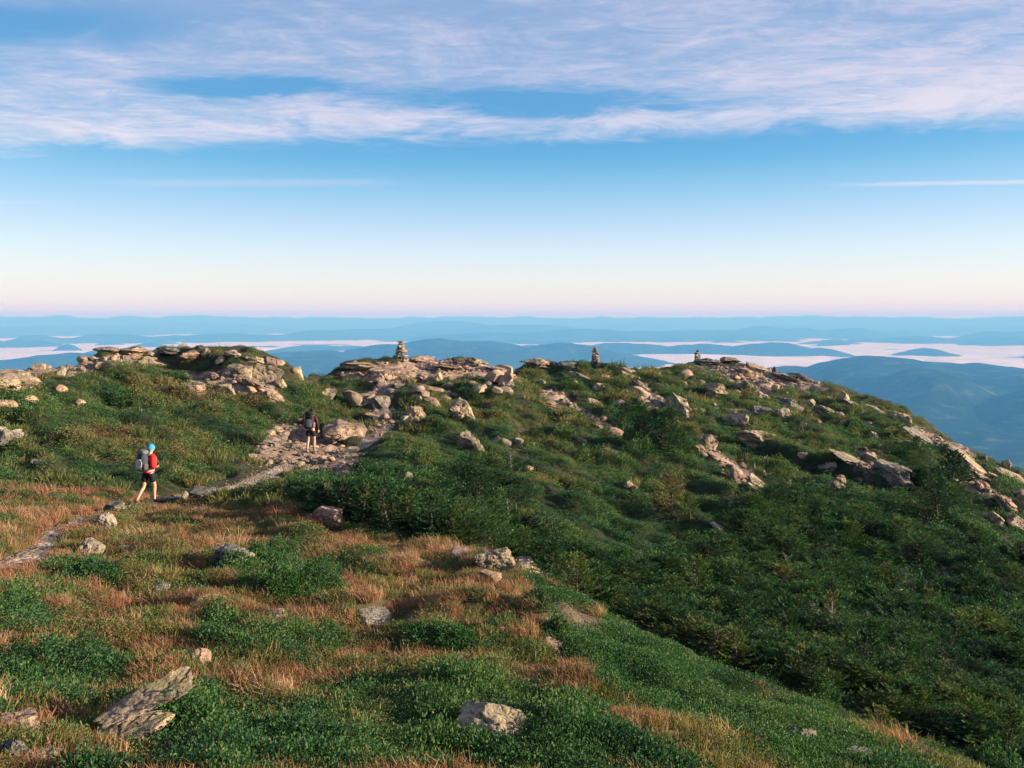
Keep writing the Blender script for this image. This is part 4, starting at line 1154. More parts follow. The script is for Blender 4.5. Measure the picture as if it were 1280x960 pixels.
s = sample(8000, 34, 130); fl = fall(s['x'], s['y'], 351); up = np.clip(1 - (s['py'] - 450) / 200.0, 0, 1)
s = keep(s, ~foreground(s['px'], s['py']) & (s['px'] > 440) & (s['r'] < 0.86 * np.interp(np.arctan2(s['x'], s['y']), cr_phi, cr_r)) & (fl > 0.60 - 0.52 * up) & (rng.uniform(0, 1, len(fl)) < 0.6) & ~zone(s['px'], s['py'], THICK, 4, 6))
v = np.exp(rng.normal(math.log(0.62), 0.5, len(s['x']))) * np.clip((s['r'] / 60) ** 0.6, 0.7, 1.6)
scatter('slope_stones', P_STONE, pts(s, 0.0) + np.array([0, 0, 1]) * (v * 0.16)[:, None], orient(s, 0.6), sc3(np.clip(v, 0.15, 1.8)), 0 * v, 'pale stones and rock edges showing through the heath of the upper slopes', 'stones')

# ------------------------------------------------------------------ the two hikers
DG = bpy.context.evaluated_depsgraph_get
def skin_mesh(name, chains, root, sub=2, extra=None, voxel=None):
    """chains: {joint: (x, y, z, radius)}, edges: joint pairs -> one continuous skinned surface"""
    joints, edges = chains
    names = list(joints); ix = {n: i for i, n in enumerate(names)}
    me = bpy.data.meshes.new(name)
    me.from_pydata([joints[n][:3] for n in names], [(ix[a], ix[b]) for a, b in edges], [])
    o = bpy.data.objects.new(name, me); COL.objects.link(o)
    md = o.modifiers.new('skin', 'SKIN'); md.use_smooth_shade = True
    sv = me.skin_vertices[0].data
    for n in names:
        rr = joints[n][3]; sv[ix[n]].radius = rr if isinstance(rr, tuple) else (rr, rr); sv[ix[n]].use_root = (n == root)
    ss = o.modifiers.new('smooth', 'SUBSURF'); ss.levels = sub; ss.render_levels = sub
    bpy.context.view_layer.update()
    ev = o.evaluated_get(DG()); res = bpy.data.meshes.new_from_object(ev)
    bpy.data.objects.remove(o)
    if extra:
        bm = bmesh.new(); bm.from_mesh(res)
        for e in extra: bm.from_mesh(e)
        bm.to_mesh(res); bm.free()
    if voxel:
        o = bpy.data.objects.new(name, res); COL.objects.link(o)
        rm = o.modifiers.new('one', 'REMESH'); rm.mode = 'VOXEL'; rm.voxel_size = voxel
        sm = o.modifiers.new('soft', 'SMOOTH'); sm.factor = 0.4; sm.iterations = 2
        bpy.context.view_layer.update()
        res = bpy.data.meshes.new_from_object(o.evaluated_get(DG())); bpy.data.objects.remove(o)
    res.polygons.foreach_set('use_smooth', np.ones(len(res.polygons), bool))
    res.materials.clear()
    return res

def super_mesh(name, center, dims, p=2.0, sub=4, R=None, taper=0.0, wob=0.0, seed=0):
    V, Fc = ico(sub)
    a = np.abs(V) ** p; V = V / (a.sum(1, keepdims=True) ** (1 / p))
    if taper: V[:, :2] *= (1 - taper * V[:, 2:3])
    if wob: V = V * (1 + wob * fbm(V[:, 0] * 2.2, V[:, 1] * 2.2, V[:, 2] * 2.2 + seed, 3, seed))[:, None]
    V = V * (np.array(dims) / 2)
    if R is not None: V = V @ np.array(R).T
    return fast_mesh(name, V + np.array(center), Fc, [], None, True)

def head_mesh(c, turn=0.0):
    """a head facing +y with brow, eye sockets, nose, lips, chin and ears"""
    V, Fc = ico(5)
    V = V * np.array([0.076, 0.097, 0.118])
    x, y, z = V.T.copy()
    front = smooth(0.02, 0.08, y)
    V[:, 1] += front * (0.020 * np.exp(-(x / .012)**2 - ((z + .012) / .020)**2)            # nose
                        - 0.010 * (np.exp(-((x - .031) / .014)**2 - ((z - .008) / .010)**2) + np.exp(-((x + .031) / .014)**2 - ((z - .008) / .010)**2))
                        + 0.006 * np.exp(-(x / .022)**2 - ((z + .050) / .007)**2) - 0.004 * np.exp(-(x / .024)**2 - ((z + .058) / .003)**2)
                        + 0.008 * np.exp(-(x / .022)**2 - ((z + .088) / .016)**2))
    k = 1 - 0.28 * smooth(-0.02, -0.118, z); V[:, 0] *= k
    ear = np.exp(-((y + .005) / .016)**2 - ((z + .005) / .028)**2) * smooth(0.06, 0.074, np.abs(x)); V[:, 0] += np.sign(x) * 0.016 * ear
    R = np.array(Euler((0, 0, turn)).to_matrix())
    return fast_mesh('head', V @ R.T + np.array(c), Fc, [], None, True)

def hand_chain(J, E, side, wrist, palm_dir, nrm):
    """palm and five bent fingers rooted in it; palm_dir runs wrist -> knuckles, nrm is the side fingers close to"""
    w = np.array(wrist); d = unit(np.array(palm_dir, float)); n = unit(np.array(nrm, float)); s = np.cross(d, n)
    J[side + 'palm'] = (*(w + d * 0.055), (0.036, 0.018)); E.append((side + 'wrist', side + 'palm'))
    meshes = []
    for i, (off, ln) in enumerate(((0.030, .070), (0.010, .080), (-0.010, .074), (-0.030, .058))):
        b = w + d * 0.078 + s * off; p1 = b + unit(d + n * 0.35) * ln * 0.45; p2 = p1 + unit(d * .4 + n) * ln * 0.32; p3 = p2 + unit(-d * .35 + n) * ln * 0.25
        V, Q = tube([w + d * 0.05 + s * off * .8, b, p1, p2, p3], [.009, .0095, .009, .008, .0065], 8); meshes.append(fast_mesh('finger', V, Q, [], None, True))
    b = w + d * 0.022 + s * 0.030; p1 = b + unit(s * .8 + d * .6 + n * .3) * 0.04; p2 = p1 + unit(d + n * .7) * 0.032
    V, Q = tube([w + d * 0.02, b, p1, p2], [.011, .012, .010, .008], 8); meshes.append(fast_mesh('finger', V, Q, [], None, True))
    return meshes

M_SKIN = plain('skin', (0.40, 0.225, 0.155), 0.55, 0.35, 0.06, 14)
def fabric(name, col, vary=0.18, bump=0.006): return plain(name, col, 0.85, 0.15, vary, 22, bump)

def hiker(px, py, height_px, heading, pose, look, label):
    x, y, z = hit(px, py)
    k = (y * CP - z * SP) / F
    sc = height_px * k / 1.77
    P = pose
    J, E = {}, []
    def j(n, p, r): J[n] = (*p, r)
    j('pelvis', P['pelvis'], .125); j('waist', P['waist'], .118); j('chest', P['chest'], (.150, .118)); j('neck0', P['neck0'], .075); j('neck1', P['neck1'], .056); j('skull', P['head'], .062)
    E += [('pelvis', 'waist'), ('waist', 'chest'), ('chest', 'neck0'), ('neck0', 'neck1'), ('neck1', 'skull')]
    hands = []
    for s in 'LR':
        j(s + 'hip', P[s + 'hip'], .090); j(s + 'knee', P[s + 'knee'], .056); j(s + 'calf', tuple(np.array(P[s + 'knee']) * .68 + np.array(P[s + 'ankle']) * .32 + np.array((0, -.015, 0))), .055)
        j(s + 'ankle', P[s + 'ankle'], .037); j(s + 'toe', P[s + 'toe'], .030)
        E += [('pelvis', s + 'hip'), (s + 'hip', s + 'knee'), (s + 'knee', s + 'calf'), (s + 'calf', s + 'ankle'), (s + 'ankle', s + 'toe')]
        j(s + 'shoulder', P[s + 'shoulder'], .062); j(s + 'elbow', P[s + 'elbow'], .042); j(s + 'wrist', P[s + 'wrist'], .028)
        E += [('chest', s + 'shoulder'), (s + 'shoulder', s + 'elbow'), (s + 'elbow', s + 'wrist')]
        fd = np.array(P[s + 'wrist']) - np.array(P[s + 'elbow'])
        hands += hand_chain(J, E, s, P[s + 'wrist'], fd, P[s + 'grip'])
    body = skin_mesh('person', (J, E), 'pelvis', 2, [head_mesh(P['head'], P.get('turn', 0))] + hands, 0.009)
    body.materials.append(M_SKIN)
    o = bpy.data.objects.new('person', body); COL.objects.link(o)
    zmin = min(P['Ltoe'][2], P['Rtoe'][2]) - 0.045
    o.location = (x, y, z - zmin * sc + 0.0); o.scale = (sc, sc, sc); o.rotation_euler = (0, 0, math.atan2(-x, y) - heading)
    tag(o, label, 'person', 'hikers on the trail')
    def child(name, me, mat):
        me.materials.clear(); me.materials.append(mat); c = bpy.data.objects.new(name, me); COL.objects.link(c); c.parent = o; return c
    # shirt or jacket: torso and sleeves
    g = look['loose']
    J2, E2 = {}, []
    J2['pelvis'] = (*(np.array(P['pelvis']) + np.array((0, 0, .06))), .140 + g); J2['waist'] = (*P['waist'], .132 + g); J2['chest'] = (*P['chest'], (.165 + g, .13 + g)); J2['neck0'] = (*P['neck0'], .082)
    E2 += [('pelvis', 'waist'), ('waist', 'chest'), ('chest', 'neck0')]
    for s in 'LR':
        e, wv = np.array(P[s + 'elbow']), np.array(P[s + 'wrist'])
        J2[s + 'shoulder'] = (*P[s + 'shoulder'], .078 + g); J2[s + 'elbow'] = (*e, .060 + g * .6); J2[s + 'cuff'] = (*(e + (wv - e) * look['sleeve']), .046)
        E2 += [('chest', s + 'shoulder'), (s + 'shoulder', s + 'elbow'), (s + 'elbow', s + 'cuff')]
    child(look['top_name'], skin_mesh('top', (J2, E2), 'waist', 2), look['top'])
    hem = super_mesh('hem', np.array(P['pelvis']) + np.array((0, 0, .045)), (.345, .275, .06), 3.0, 4, None, 0, .03, 3)
    if look.get('hem'): child('shirt_hem', hem, look['hem'])
    # shorts
    J3 = {'pelvis': (*P['pelvis'], .148), 'waist': (*(np.array(P['pelvis']) * .6 + np.array(P['waist']) * .4), .135)}; E3 = [('pelvis', 'waist')]
    for s in 'LR':
        h, kn = np.array(P[s + 'hip']), np.array(P[s + 'knee'])
        J3[s + 'hip'] = (*h, .115); J3[s + 'leg'] = (*(h + (kn - h) * look['short']), .098); E3 += [('pelvis', s + 'hip'), (s + 'hip', s + 'leg')]
    child('shorts', skin_mesh('shorts', (J3, E3), 'pelvis', 2), look['shorts'])
    for s in 'LR':
        a, t = np.array(P[s + 'ankle']), np.array(P[s + 'toe']); d = unit(t - a); mid = a * .45 + t * .55
        ang = math.atan2(d[2], math.hypot(d[0], d[1]))
        R = Euler((ang, 0, math.atan2(-d[0], d[1]))).to_matrix()
        child('shoe', super_mesh('shoe', mid + np.array((0, 0, -.012)), (.098, .285, .095), 2.6, 3, R), look['shoe'])
        if look.get('sock'):
            V, Q = tube([a + np.array((0, 0, -.02)), a + np.array((0, 0, .05)), a + np.array((0, -.006, .12))], [.046, .045, .050], 12)
            child('sock', fast_mesh('sock', V, Q, [], None, True), look['sock'])
    hd = np.array(P['head'])
    # headwear: a shell over the skull, brim line at brow height
    V, Fc = ico(5); V = V * np.array([0.096, 0.117, 0.128]); keepv = V[:, 2] > look['brim'] + 0.30 * V[:, 1] * 0.5
    V[:, 2] = np.maximum(V[:, 2], look['brim'] + 0.15 * V[:, 1])
    child(look['hat_name'], fast_mesh('hat', V + hd + np.array((0, -.004, .012)), Fc, [], None, True), look['hat'])
    if look.get('hair'):
        child('hair', super_mesh('hair', hd + np.array((0, -.03, -.055)), (.165, .15, .15), 2.2, 4, None, 0, .1, 5), look['hair'])
    # backpack: a thing of its own, carried on the back
    pk = bpy.data.objects.new('backpack', None); COL.objects.link(pk)
    pk.location = o.location; pk.rotation_euler = o.rotation_euler; pk.scale = o.scale
    tag(pk, look['pack_label'], 'backpack', 'backpacks on the hikers')
    def part(name, me, mat):
        me.materials.clear(); me.materials.append(mat); c = bpy.data.objects.new(name, me); COL.objects.link(c); c.parent = pk; return c
    ch = np.array(P['chest']); lean = P['lean']; R = Euler((-lean, 0, 0)).to_matrix(); Rn = np.array(R)
    o0 = ch + Rn @ np.array((0, -.255, -.04)); pw, pd, phh = look['pack_size']
    at_ = lambda v: o0 + Rn @ np.array(v)
    part('pack_body', super_mesh('b', at_((0, 0, 0)), (pw, pd, phh), 3.2, 5, R, 0.08, .05, 11), look['pack'][0])
    part('pack_lid', super_mesh('l', at_((0, .0, phh * .52)), (pw * .96, pd * 1.05, .16), 2.8, 4, R, 0, .05, 12), look['pack'][1])
    part('front_pocket', super_mesh('f', at_((0.01, -pd * .48, -phh * .12)), (pw * .70, .10, phh * .55), 3.0, 4, R, 0, .04, 13), look['pack'][2])
    for sx in (-1, 1):
        part('side_pocket', super_mesh('s', at_((sx * pw * .50, 0, -phh * .22)), (.09, pd * .7, phh * .38), 2.8, 3, R, 0, .05, 14), look['pack'][3 if sx > 0 else 2])
        V, Q = tube([at_((sx * .10, pd * .4, phh * .38)), ch + Rn @ np.array((sx * .115, .0, .185)), ch + Rn @ np.array((sx * .115, .150, .06)), ch + Rn @ np.array((sx * .135, .135, -.13)), at_((sx * .12, pd * .42, -phh * .32))], [.022, .026, .026, .02, .018], 8)
        part('shoulder_strap', fast_mesh('st', V, Q, [], None, True), look['pack'][4])
        V, Q = tube([at_((sx * pw * .42, -pd * .50, phh * .36)), at_((sx * pw * .40, -pd * .60, 0)), at_((sx * pw * .36, -pd * .5, -phh * .42))], [.010, .010, .010], 6)
        part('compression_strap', fast_mesh('cs', V, Q, [], None, True), look['pack'][4])
    a = np.linspace(0, 2 * PI, 26); pel = np.array(P['pelvis']) + np.array((0, 0, .095))
    V, Q = tube(np.stack([pel[0] + .178 * np.cos(a), pel[1] + .150 * np.sin(a), np.full(26, pel[2])], 1), np.full(26, .022), 6)
    part('hip_belt', fast_mesh('hb', V, Q, [], None, True), look['pack'][4])
    return o

POSE1 = dict(lean=.12, pelvis=(0, 0, .95), waist=(0, .02, 1.07), chest=(0, .05, 1.29), neck0=(0, .08, 1.44), neck1=(0, .105, 1.52), head=(0, .135, 1.635), turn=.15,
  Lhip=(-.095, -.02, .90), Lknee=(-.10, -.10, .50), Lankle=(-.11, -.36, .14), Ltoe=(-.115, -.25, .045),
  Rhip=(.095, .02, .90), Rknee=(.10, .12, .50), Rankle=(.10, .10, .09), Rtoe=(.11, .25, .045),
  Lshoulder=(-.19, .05, 1.39), Lelbow=(-.285, -.06, 1.14), Lwrist=(-.17, .16, 1.16), Lgrip=(.6, .2, .6),
  Rshoulder=(.19, .05, 1.39), Relbow=(.295, -.10, 1.15), Rwrist=(.20, .13, 1.10), Rgrip=(-.6, .2, .6))
POSE2 = dict(lean=.10, pelvis=(0, 0, .95), waist=(0, .02, 1.07), chest=(0, .05, 1.29), neck0=(.01, .085, 1.44), neck1=(.02, .115, 1.52), head=(.045, .15, 1.625), turn=-.2,
  Lhip=(-.095, 0, .90), Lknee=(-.115, .04, .50), Lankle=(-.135, -.10, .10), Ltoe=(-.145, .04, .045),
  Rhip=(.095, 0, .90), Rknee=(.105, .13, .50), Rankle=(.11, .06, .11), Rtoe=(.125, .20, .05),
  Lshoulder=(-.19, .05, 1.40), Lelbow=(-.36, -.02, 1.17), Lwrist=(-.22, .17, 1.09), Lgrip=(.6, .2, .6),
  Rshoulder=(.19, .05, 1.40), Relbow=(.275, .0, 1.13), Rwrist=(.27, .10, .88), Rgrip=(-.3, .8, .1))
K = dict(red=fabric('red_jacket', (0.50, 0.022, 0.022)), black=fabric('black_shorts', (0.012, 0.012, 0.014)), blue=fabric('blue_knit', (0.03, 0.21, 0.47)), pale=fabric('pale_hem', (0.45, 0.38, 0.41)),
         boot=fabric('brown_boot', (0.075, 0.048, 0.034)), greyshoe=fabric('grey_shoe', (0.13, 0.125, 0.12)), navy=fabric('navy_pack', (0.030, 0.040, 0.065)), ltgrey=fabric('light_grey_pack', (0.33, 0.32, 0.31)),
         dkgrey=fabric('dark_grey_pack', (0.055, 0.06, 0.065)), maroon=fabric('maroon_shirt', (0.045, 0.014, 0.022)), blackpack=fabric('black_pack', (0.014, 0.015, 0.017)), slate=fabric('slate_pack', (0.10, 0.105, 0.115)),
         hair=fabric('dark_hair', (0.020, 0.015, 0.012)), sock=fabric('grey_sock', (0.16, 0.155, 0.15)), cap=fabric('black_cap', (0.015, 0.016, 0.018)))
hiker(187, 629, 74, math.radians(50), POSE1, dict(loose=.028, sleeve=.92, short=.70, brim=-.035, top_name='jacket', top=K['red'], hem=K['pale'], shorts=K['black'], shoe=K['boot'], hat_name='beanie', hat=K['blue'], hair=None,
      pack=(K['navy'], K['slate'], K['ltgrey'], K['dkgrey'], K['dkgrey']), pack_size=(.33, .24, .56), pack_label='grey and navy backpack carried by the hiker in the red jacket'),
      'hiker in a red jacket, black shorts and a blue beanie walking along the path')
hiker(389, 567, 56, math.radians(14), POSE2, dict(loose=.0, sleeve=.9, short=.66, brim=-.01, top_name='shirt', top=K['maroon'], hem=None, shorts=K['black'], shoe=K['greyshoe'], sock=K['sock'], hat_name='cap', hat=K['cap'], hair=K['hair'],
      pack=(K['blackpack'], K['blackpack'], K['slate'], K['slate'], K['dkgrey']), pack_size=(.36, .26, .60), pack_label='black backpack with slate pockets on the farther hiker'),
      'farther hiker in a maroon shirt and black shorts standing on the rubble, elbow out')

# ------------------------------------------------------------------ far country: forested hills, valley fog
ZF = -822.0
RIDGES = [ # photo px, crest py, distance km, half width px, depth km toward us, depth km away
 (95,442,13.5,190,2.6,2), (-120,447,12,160,3,2), (570,425,14,170,3.6,2.2), (400,440,12.5,150,3,1.6), (700,430,14.5,110,2.2,1.6), (490,432,13.5,110,3,1.8),
 (1090,447,10.2,170,4.4,1.5), (1230,450,11.0,260,4.2,1.6), (990,457,10,90,3,1.2), (1420,452,10.5,240,4,1.6), (1160,462,8.4,110,1.6,1.4), (1340,480,8.4,150,1.6,1.2),
 (790,430,18,110,1.1,1), (880,429,18,90,1.1,1), (960,428,18,90,1.1,1), (1020,435,18,50,.8,.8), (690,431,18,110,1,1),
 (45,418,28.5,50,1,1), (140,418,28.5,80,1,1), (280,416,28.5,110,1.2,1), (380,418,28.5,90,1,1), (-80,420,28.5,90,1,1), (215,419,28.5,90,1,1),
 (1150,420,28.5,65,1,1), (1255,420,28.5,50,1,1), (1340,418,28.5,80,1,1), (1100,424,28.5,80,.8,.8), (1210,425,28.5,100,.7,.7),
 (562,402,35,100,4,3), (650,406,34,110,4,3), (470,410,32,120,3,3), (400,413,30,90,3,3), (740,411,28,130,3,3), (620,414,27,120,2,2), (830,413,29,90,3,3), (900,412,30,90,3,3),
 (955,408,34,60,3,3), (1005,410,34,60,3,3), (1060,411,34,70,3,3), (910,412,33,90,3,3),
 (90,405,42,150,4,4), (240,404,44,190,4,4), (400,405,45,150,4,4), (-60,406,40,130,4,4),
 (700,406,44,100,5,5), (810,403,45,110,5,5), (1010,406,44,130,5,5), (1170,404,45,130,5,5), (1290,405,44,150,5,5), (1400,404,45,150,5,5),
]
_rr = random.Random(77)
for _ in range(46):
    _d = _rr.uniform(30, 46); RIDGES.append((_rr.uniform(-250, 1530), 396 + F * (822 - _rr.uniform(60, 260)) / (_d * 1000), _d, _rr.uniform(25, 75), _rr.uniform(1, 2.5), _rr.uniform(1, 2.5)))
for _ in range(10):
    _d = _rr.uniform(21, 27); RIDGES.append((_rr.uniform(620, 1450), 396 + F * (822 - _rr.uniform(40, 110)) / (_d * 1000), _d, _rr.uniform(20, 50), 1.0, 1.0))
for _ in range(44):
    _d = _rr.uniform(17, 29); RIDGES.append((_rr.uniform(-250, 1530), 396 + F * (822 - _rr.uniform(18, 75)) / (_d * 1000), _d, _rr.uniform(18, 60), _rr.uniform(.6, 1.6), _rr.uniform(.6, 1.4)))
def build_hills():
    nph, nr = 620, 560
    ph = np.linspace(-1.15, 1.15, nph); r = np.exp(np.linspace(math.log(1500), math.log(60000), nr))
    P, R = np.meshgrid(ph, r, indexing='ij'); X, Y = R * np.sin(P), R * np.cos(P)
    Z = -905 + 30 * fbm(X / 1500, Y / 1500, 0, 4, 501) + 70 * smooth(-0.1, 0.6, fbm(X / 4000, Y / 4000, 0, 3, 505)) * smooth(2500, 6000, R)
    peak = np.zeros_like(Z)
    wx = 900 * fbm(X / 3500, Y / 3500, 0, 3, 511); 
    for (cx, py, dk, hw, dn, df) in RIDGES:
        p0, t0 = polar(cx, py); D = dk * 1000
        zc = t0 * D
        p1, _ = polar(cx + hw, py); wph = abs(p1 - p0)
        dr = (R + wx * (D / 20000) - D)
        g = np.exp(-((P - p0) / wph) ** 2 * 1.0) * np.exp(-np.where(dr < 0, dr / (dn * 600), dr / (df * 700)) ** 2)
        peak = np.maximum(peak, g * (zc + 920))
    rid = fbm(X / 1300, Y / 1300, 0, 5, 521); 
    far = smooth(20000, 40000, R)
    Z = np.maximum(Z, -920 + peak * (1 + 0.20 * fbm(X / 3600, Y / 3600, 3, 5, 531)) + (75 * rid * (1 - far) + 35 * far * rid) * smooth(30, 250, peak))
    # the last range closes the horizon, its tops about level with the eye
    top = 905 + 170 * fbm(P * 9, 0 * P, 0, 5, 541) + 130 * fbm(P * 32, 0 * P, 2, 4, 542) + 60 * fbm(P * 110, 0 * P, 4, 4, 543)
    Z = np.maximum(Z, -920 + top * np.exp(-((R - 52000) / 5000) ** 2))
    Z = np.where(R > 57000, np.minimum(Z, -700), Z)
    m, nt, out = new_mat('forested_hills'); g = N(nt)
    ge = g.node('ShaderNodeNewGeometry'); v = ge.outputs['Position']
    n1 = g.noise(v, 0.0011, 6, 0.6); n2 = g.noise(v, 0.0045, 8, 0.72)
    c = g.mix(g.maprange(n1, 0.38, 0.62), (0.007, 0.022, 0.018, 1), (0.014, 0.038, 0.026, 1))
    c = g.mix(g.math('MULTIPLY', g.maprange(n2, 0.50, 0.68), 0.85), c, (0.075, 0.10, 0.055, 1))
    b = g.node('ShaderNodeBsdfPrincipled'); g.link(c, b.inputs['Base Color']); b.inputs['Roughness'].default_value = 1; b.inputs['Specular IOR Level'].default_value = 0
    bp = g.node('ShaderNodeBump'); bp.inputs['Distance'].default_value = 22; bp.inputs['Strength'].default_value = 0.8
    g.link(g.noise(v, 0.02, 6, 0.7), bp.inputs['Height']); g.link(bp.outputs[0], b.inputs['Normal']); g.link(b.outputs[0], out.inputs['Surface'])
    me = fast_mesh('hills', np.stack([X, Y, Z], -1).reshape(-1, 3), grid_quads(nph, nr), [m], None, True)
    o = bpy.data.objects.new('hills', me); COL.objects.link(o)
    tag(o, 'ranges of forested hills fading to blue in the valley beyond', 'hills', kind='structure')
build_hills()

def build_fog():
    m, nt, out = new_mat('valley_fog'); g = N(nt)
    b = g.node('ShaderNodeBsdfDiffuse'); b.inputs['Color'].default_value = (0.84, 0.91, 0.99, 1)
    t = g.node('ShaderNodeBsdfTranslucent'); t.inputs['Color'].default_value = (0.84, 0.91, 0.99, 1)
    mx = g.node('ShaderNodeMixShader'); mx.inputs[0].default_value = 0.3
    g.link(b.outputs[0], mx.inputs[1]); g.link(t.outputs[0], mx.inputs[2]); g.link(mx.outputs[0], out.inputs['Surface'])
    nph, nr = 420, 300
    ph = np.linspace(-1.1, 1.1, nph); r = np.exp(np.linspace(math.log(10300), math.log(50000), nr))
    P, R = np.meshgrid(ph, r, indexing='ij'); X, Y = R * np.sin(P), R * np.cos(P)
    Z = ZF + 26 * fbm(X / 3800, Y / 3800, 0, 3, 601) + 36 * fbm(X / 1300, Y / 900, 0, 4, 602)
    hole = fbm(X / 7000, Y / 4200, 0, 5, 611)
    Z = Z - 130 * smooth(0.30, 0.6, hole) - 180 * (1 - smooth(10300, 11200, R))
    top = np.stack([X, Y, Z], -1).reshape(-1, 3)
    bot = top.copy(); bot[:, 2] = np.minimum(bot[:, 2] - 60, -990)
    Q = grid_quads(nph, nr); n = len(top)
    rim = []
    idx = np.arange(nph * nr).reshape(nph, nr)
    loop = np.concatenate([idx[:, 0], idx[-1, 1:], idx[-2::-1, -1], idx[0, -2:0:-1]])
    nx = np.roll(loop, -1)
    side = np.stack([loop, loop + n, nx + n, nx], 1)
    me = fast_mesh('valley_fog', np.concatenate([top, bot]), np.concatenate([Q, Q[:, ::-1] + n, side]), [m], None, True)
    o = bpy.data.objects.new('valley_fog', me); COL.objects.link(o)
    tag(o, 'white fog banks lying between the far hills', 'fog', kind='stuff')
    # a few wisps over the near valley: closed lens-shaped clouds
    V, Fc = ico(4)
    Vs, Fs, off = [], [], 0
    for (px, py, w, h, sd) in ((1172,509,44,4,1), (1165,508,26,5,2), (1150,510,30,3,3), (386,461,26,2.5,4), (1085,484,30,2,5), (1245,530,26,2,6), (1225,600,28.5,1.6,7)):
        _, t = polar(px, py); p0, _ = polar(px, py)
        D = -860.0 / t; W = w * D / F
        d = V * np.array([W * 0.5, W * 0.9, h * D / F * 0.8])
        d *= (1 + 0.35 * fbm(V[:, 0] * 2, V[:, 1] * 2, V[:, 2] * 2 + sd * 5, 4, 700 + sd))[:, None]
        Vs.append(d + np.array([D * math.sin(p0), D * math.cos(p0), t * D])); Fs.append(Fc + off); off += len(V)
    me = fast_mesh('fog_wisps', np.concatenate(Vs), np.concatenate(Fs), [m], None, True)
    o = bpy.data.objects.new('fog_wisps', me); COL.objects.link(o)
    tag(o, 'thin white fog wisps low over the near valley', 'fog', kind='stuff')
build_fog()

def build_haze():
    x0, x1, y0, y1, z0, z1 = -61000, 61000, -3000, 61000, -1100, 240
    V = [(x, y, z) for x in (x0, x1) for y in (y0, y1) for z in (z0, z1)]
    Q = [(0, 1, 3, 2), (4, 6, 7, 5), (0, 4, 5, 1), (2, 3, 7, 6), (0, 2, 6, 4), (1, 5, 7, 3)]
    m, nt, out = new_mat('haze')
    v = nt.nodes.new('ShaderNodeVolumePrincipled')
    v.inputs['Color'].default_value = HAZE_COLOR; v.inputs['Absorption Color'].default_value = (0.64, 0.30, 0.02, 1)
    v.inputs['Density'].default_value = HAZE_DENSITY; v.inputs['Anisotropy'].default_value = 0.0
    nt.links.new(v.outputs[0], out.inputs['Volume'])
    o = mesh_obj('haze', V, Q, m); tag(o, 'thin blue morning haze in the air over the valley', 'haze', kind='stuff')
HAZE_COLOR = (0.080, 0.33, 0.78, 1.0); HAZE_DENSITY = 1 / 12500.0
build_haze()

# ------------------------------------------------------------------ sky, sun, camera
def lin(c):
    return [((v / 255) / 12.92 if v / 255 <= 0.04045 else ((v / 255 + 0.055) / 1.055) ** 2.4) for v in c]
w = bpy.data.worlds.new('World'); scene.world = w; w.use_nodes = True
nt = w.node_tree; nt.nodes.clear(); g = N(nt)
wo = g.node('ShaderNodeOutputWorld'); bg = g.node('ShaderNodeBackground')
sky = g.node('ShaderNodeTexSky', sky_type='NISHITA'); sky.sun_disc = False; sky.sun_elevation = SUN_EL; sky.sun_rotation = SUN_AZ
sky.altitude = 1300; sky.air_density = 1.0; sky.dust_density = 1.0; sky.ozone_density = 2.0
BG = 0.1; EXPO = 1.75; KW = 2 ** -EXPO
tc = g.node('ShaderNodeTexCoord'); sep = g.node('ShaderNodeSeparateXYZ'); g.link(tc.outputs['Generated'], sep.inputs[0])
dx, dy, dz = sep.outputs
el = g.math('MULTIPLY', g.math('ARCSINE', dz), 180 / PI)          # elevation in degrees
SKY = [(-6, (236, 218, 204)), (0.3, (240, 222, 206)), (1.3, (246, 235, 219)), (2.6, (240, 238, 231)), (4.5, (220, 234, 243)), (6.6, (186, 215, 241)), (8.6, (146, 197, 232)), (10.6, (96, 174, 219)), (12.2, (76, 160, 214)), (17, (84, 152, 206)), (24, (98, 148, 200)), (45, (70, 115, 175)), (90, (46, 84, 140))]
f = g.maprange(el, -6.0, 90.0, 0.0, 1.0, False)
grad = g.ramp(f, [((e + 6) / 96.0, lin(c)) for e, c in SKY])
skyc = g.mix(SKY_MIX if 'SKY_MIX' in globals() else 0.86, sky.outputs[0], g.mix(1.0, grad, (KW / BG, KW / BG, KW / BG, 1), 'MULTIPLY'))
# cirrus sheet on a high plane: plane coordinates are direction / elevation
zc = g.math('MAXIMUM', dz, 0.02)
U = g.math('DIVIDE', dx, zc); Vv = g.math('DIVIDE', dy, zc)
cb = g.node('ShaderNodeCombineXYZ'); g.link(U, cb.inputs[0]); g.link(Vv, cb.inputs[1])
P0 = cb.outputs[0]
def mapped(scale, rot=0.0, loc=(0, 0, 0)):
    mp = g.node('ShaderNodeMapping'); mp.inputs['Scale'].default_value = scale; mp.inputs['Rotation'].default_value = (0, 0, rot); mp.inputs['Location'].default_value = loc
    g.link(P0, mp.inputs['Vector']); return mp.outputs[0]
broad = g.noise(mapped((0.35, 0.85, 1), 0.10, (3.1, 1.2, 0)), 1.0, 5, 0.60, 0.6)
fibre = g.noise(mapped((0.9, 0.95, 1), 0.50, (1.7, 5.1, 0)), 1.7, 9, 0.62, 1.2)
fine = g.noise(mapped((1.4, 3.2, 1), 0.75, (0.4, 2.2, 0)), 2.9, 10, 0.72, 1.1)
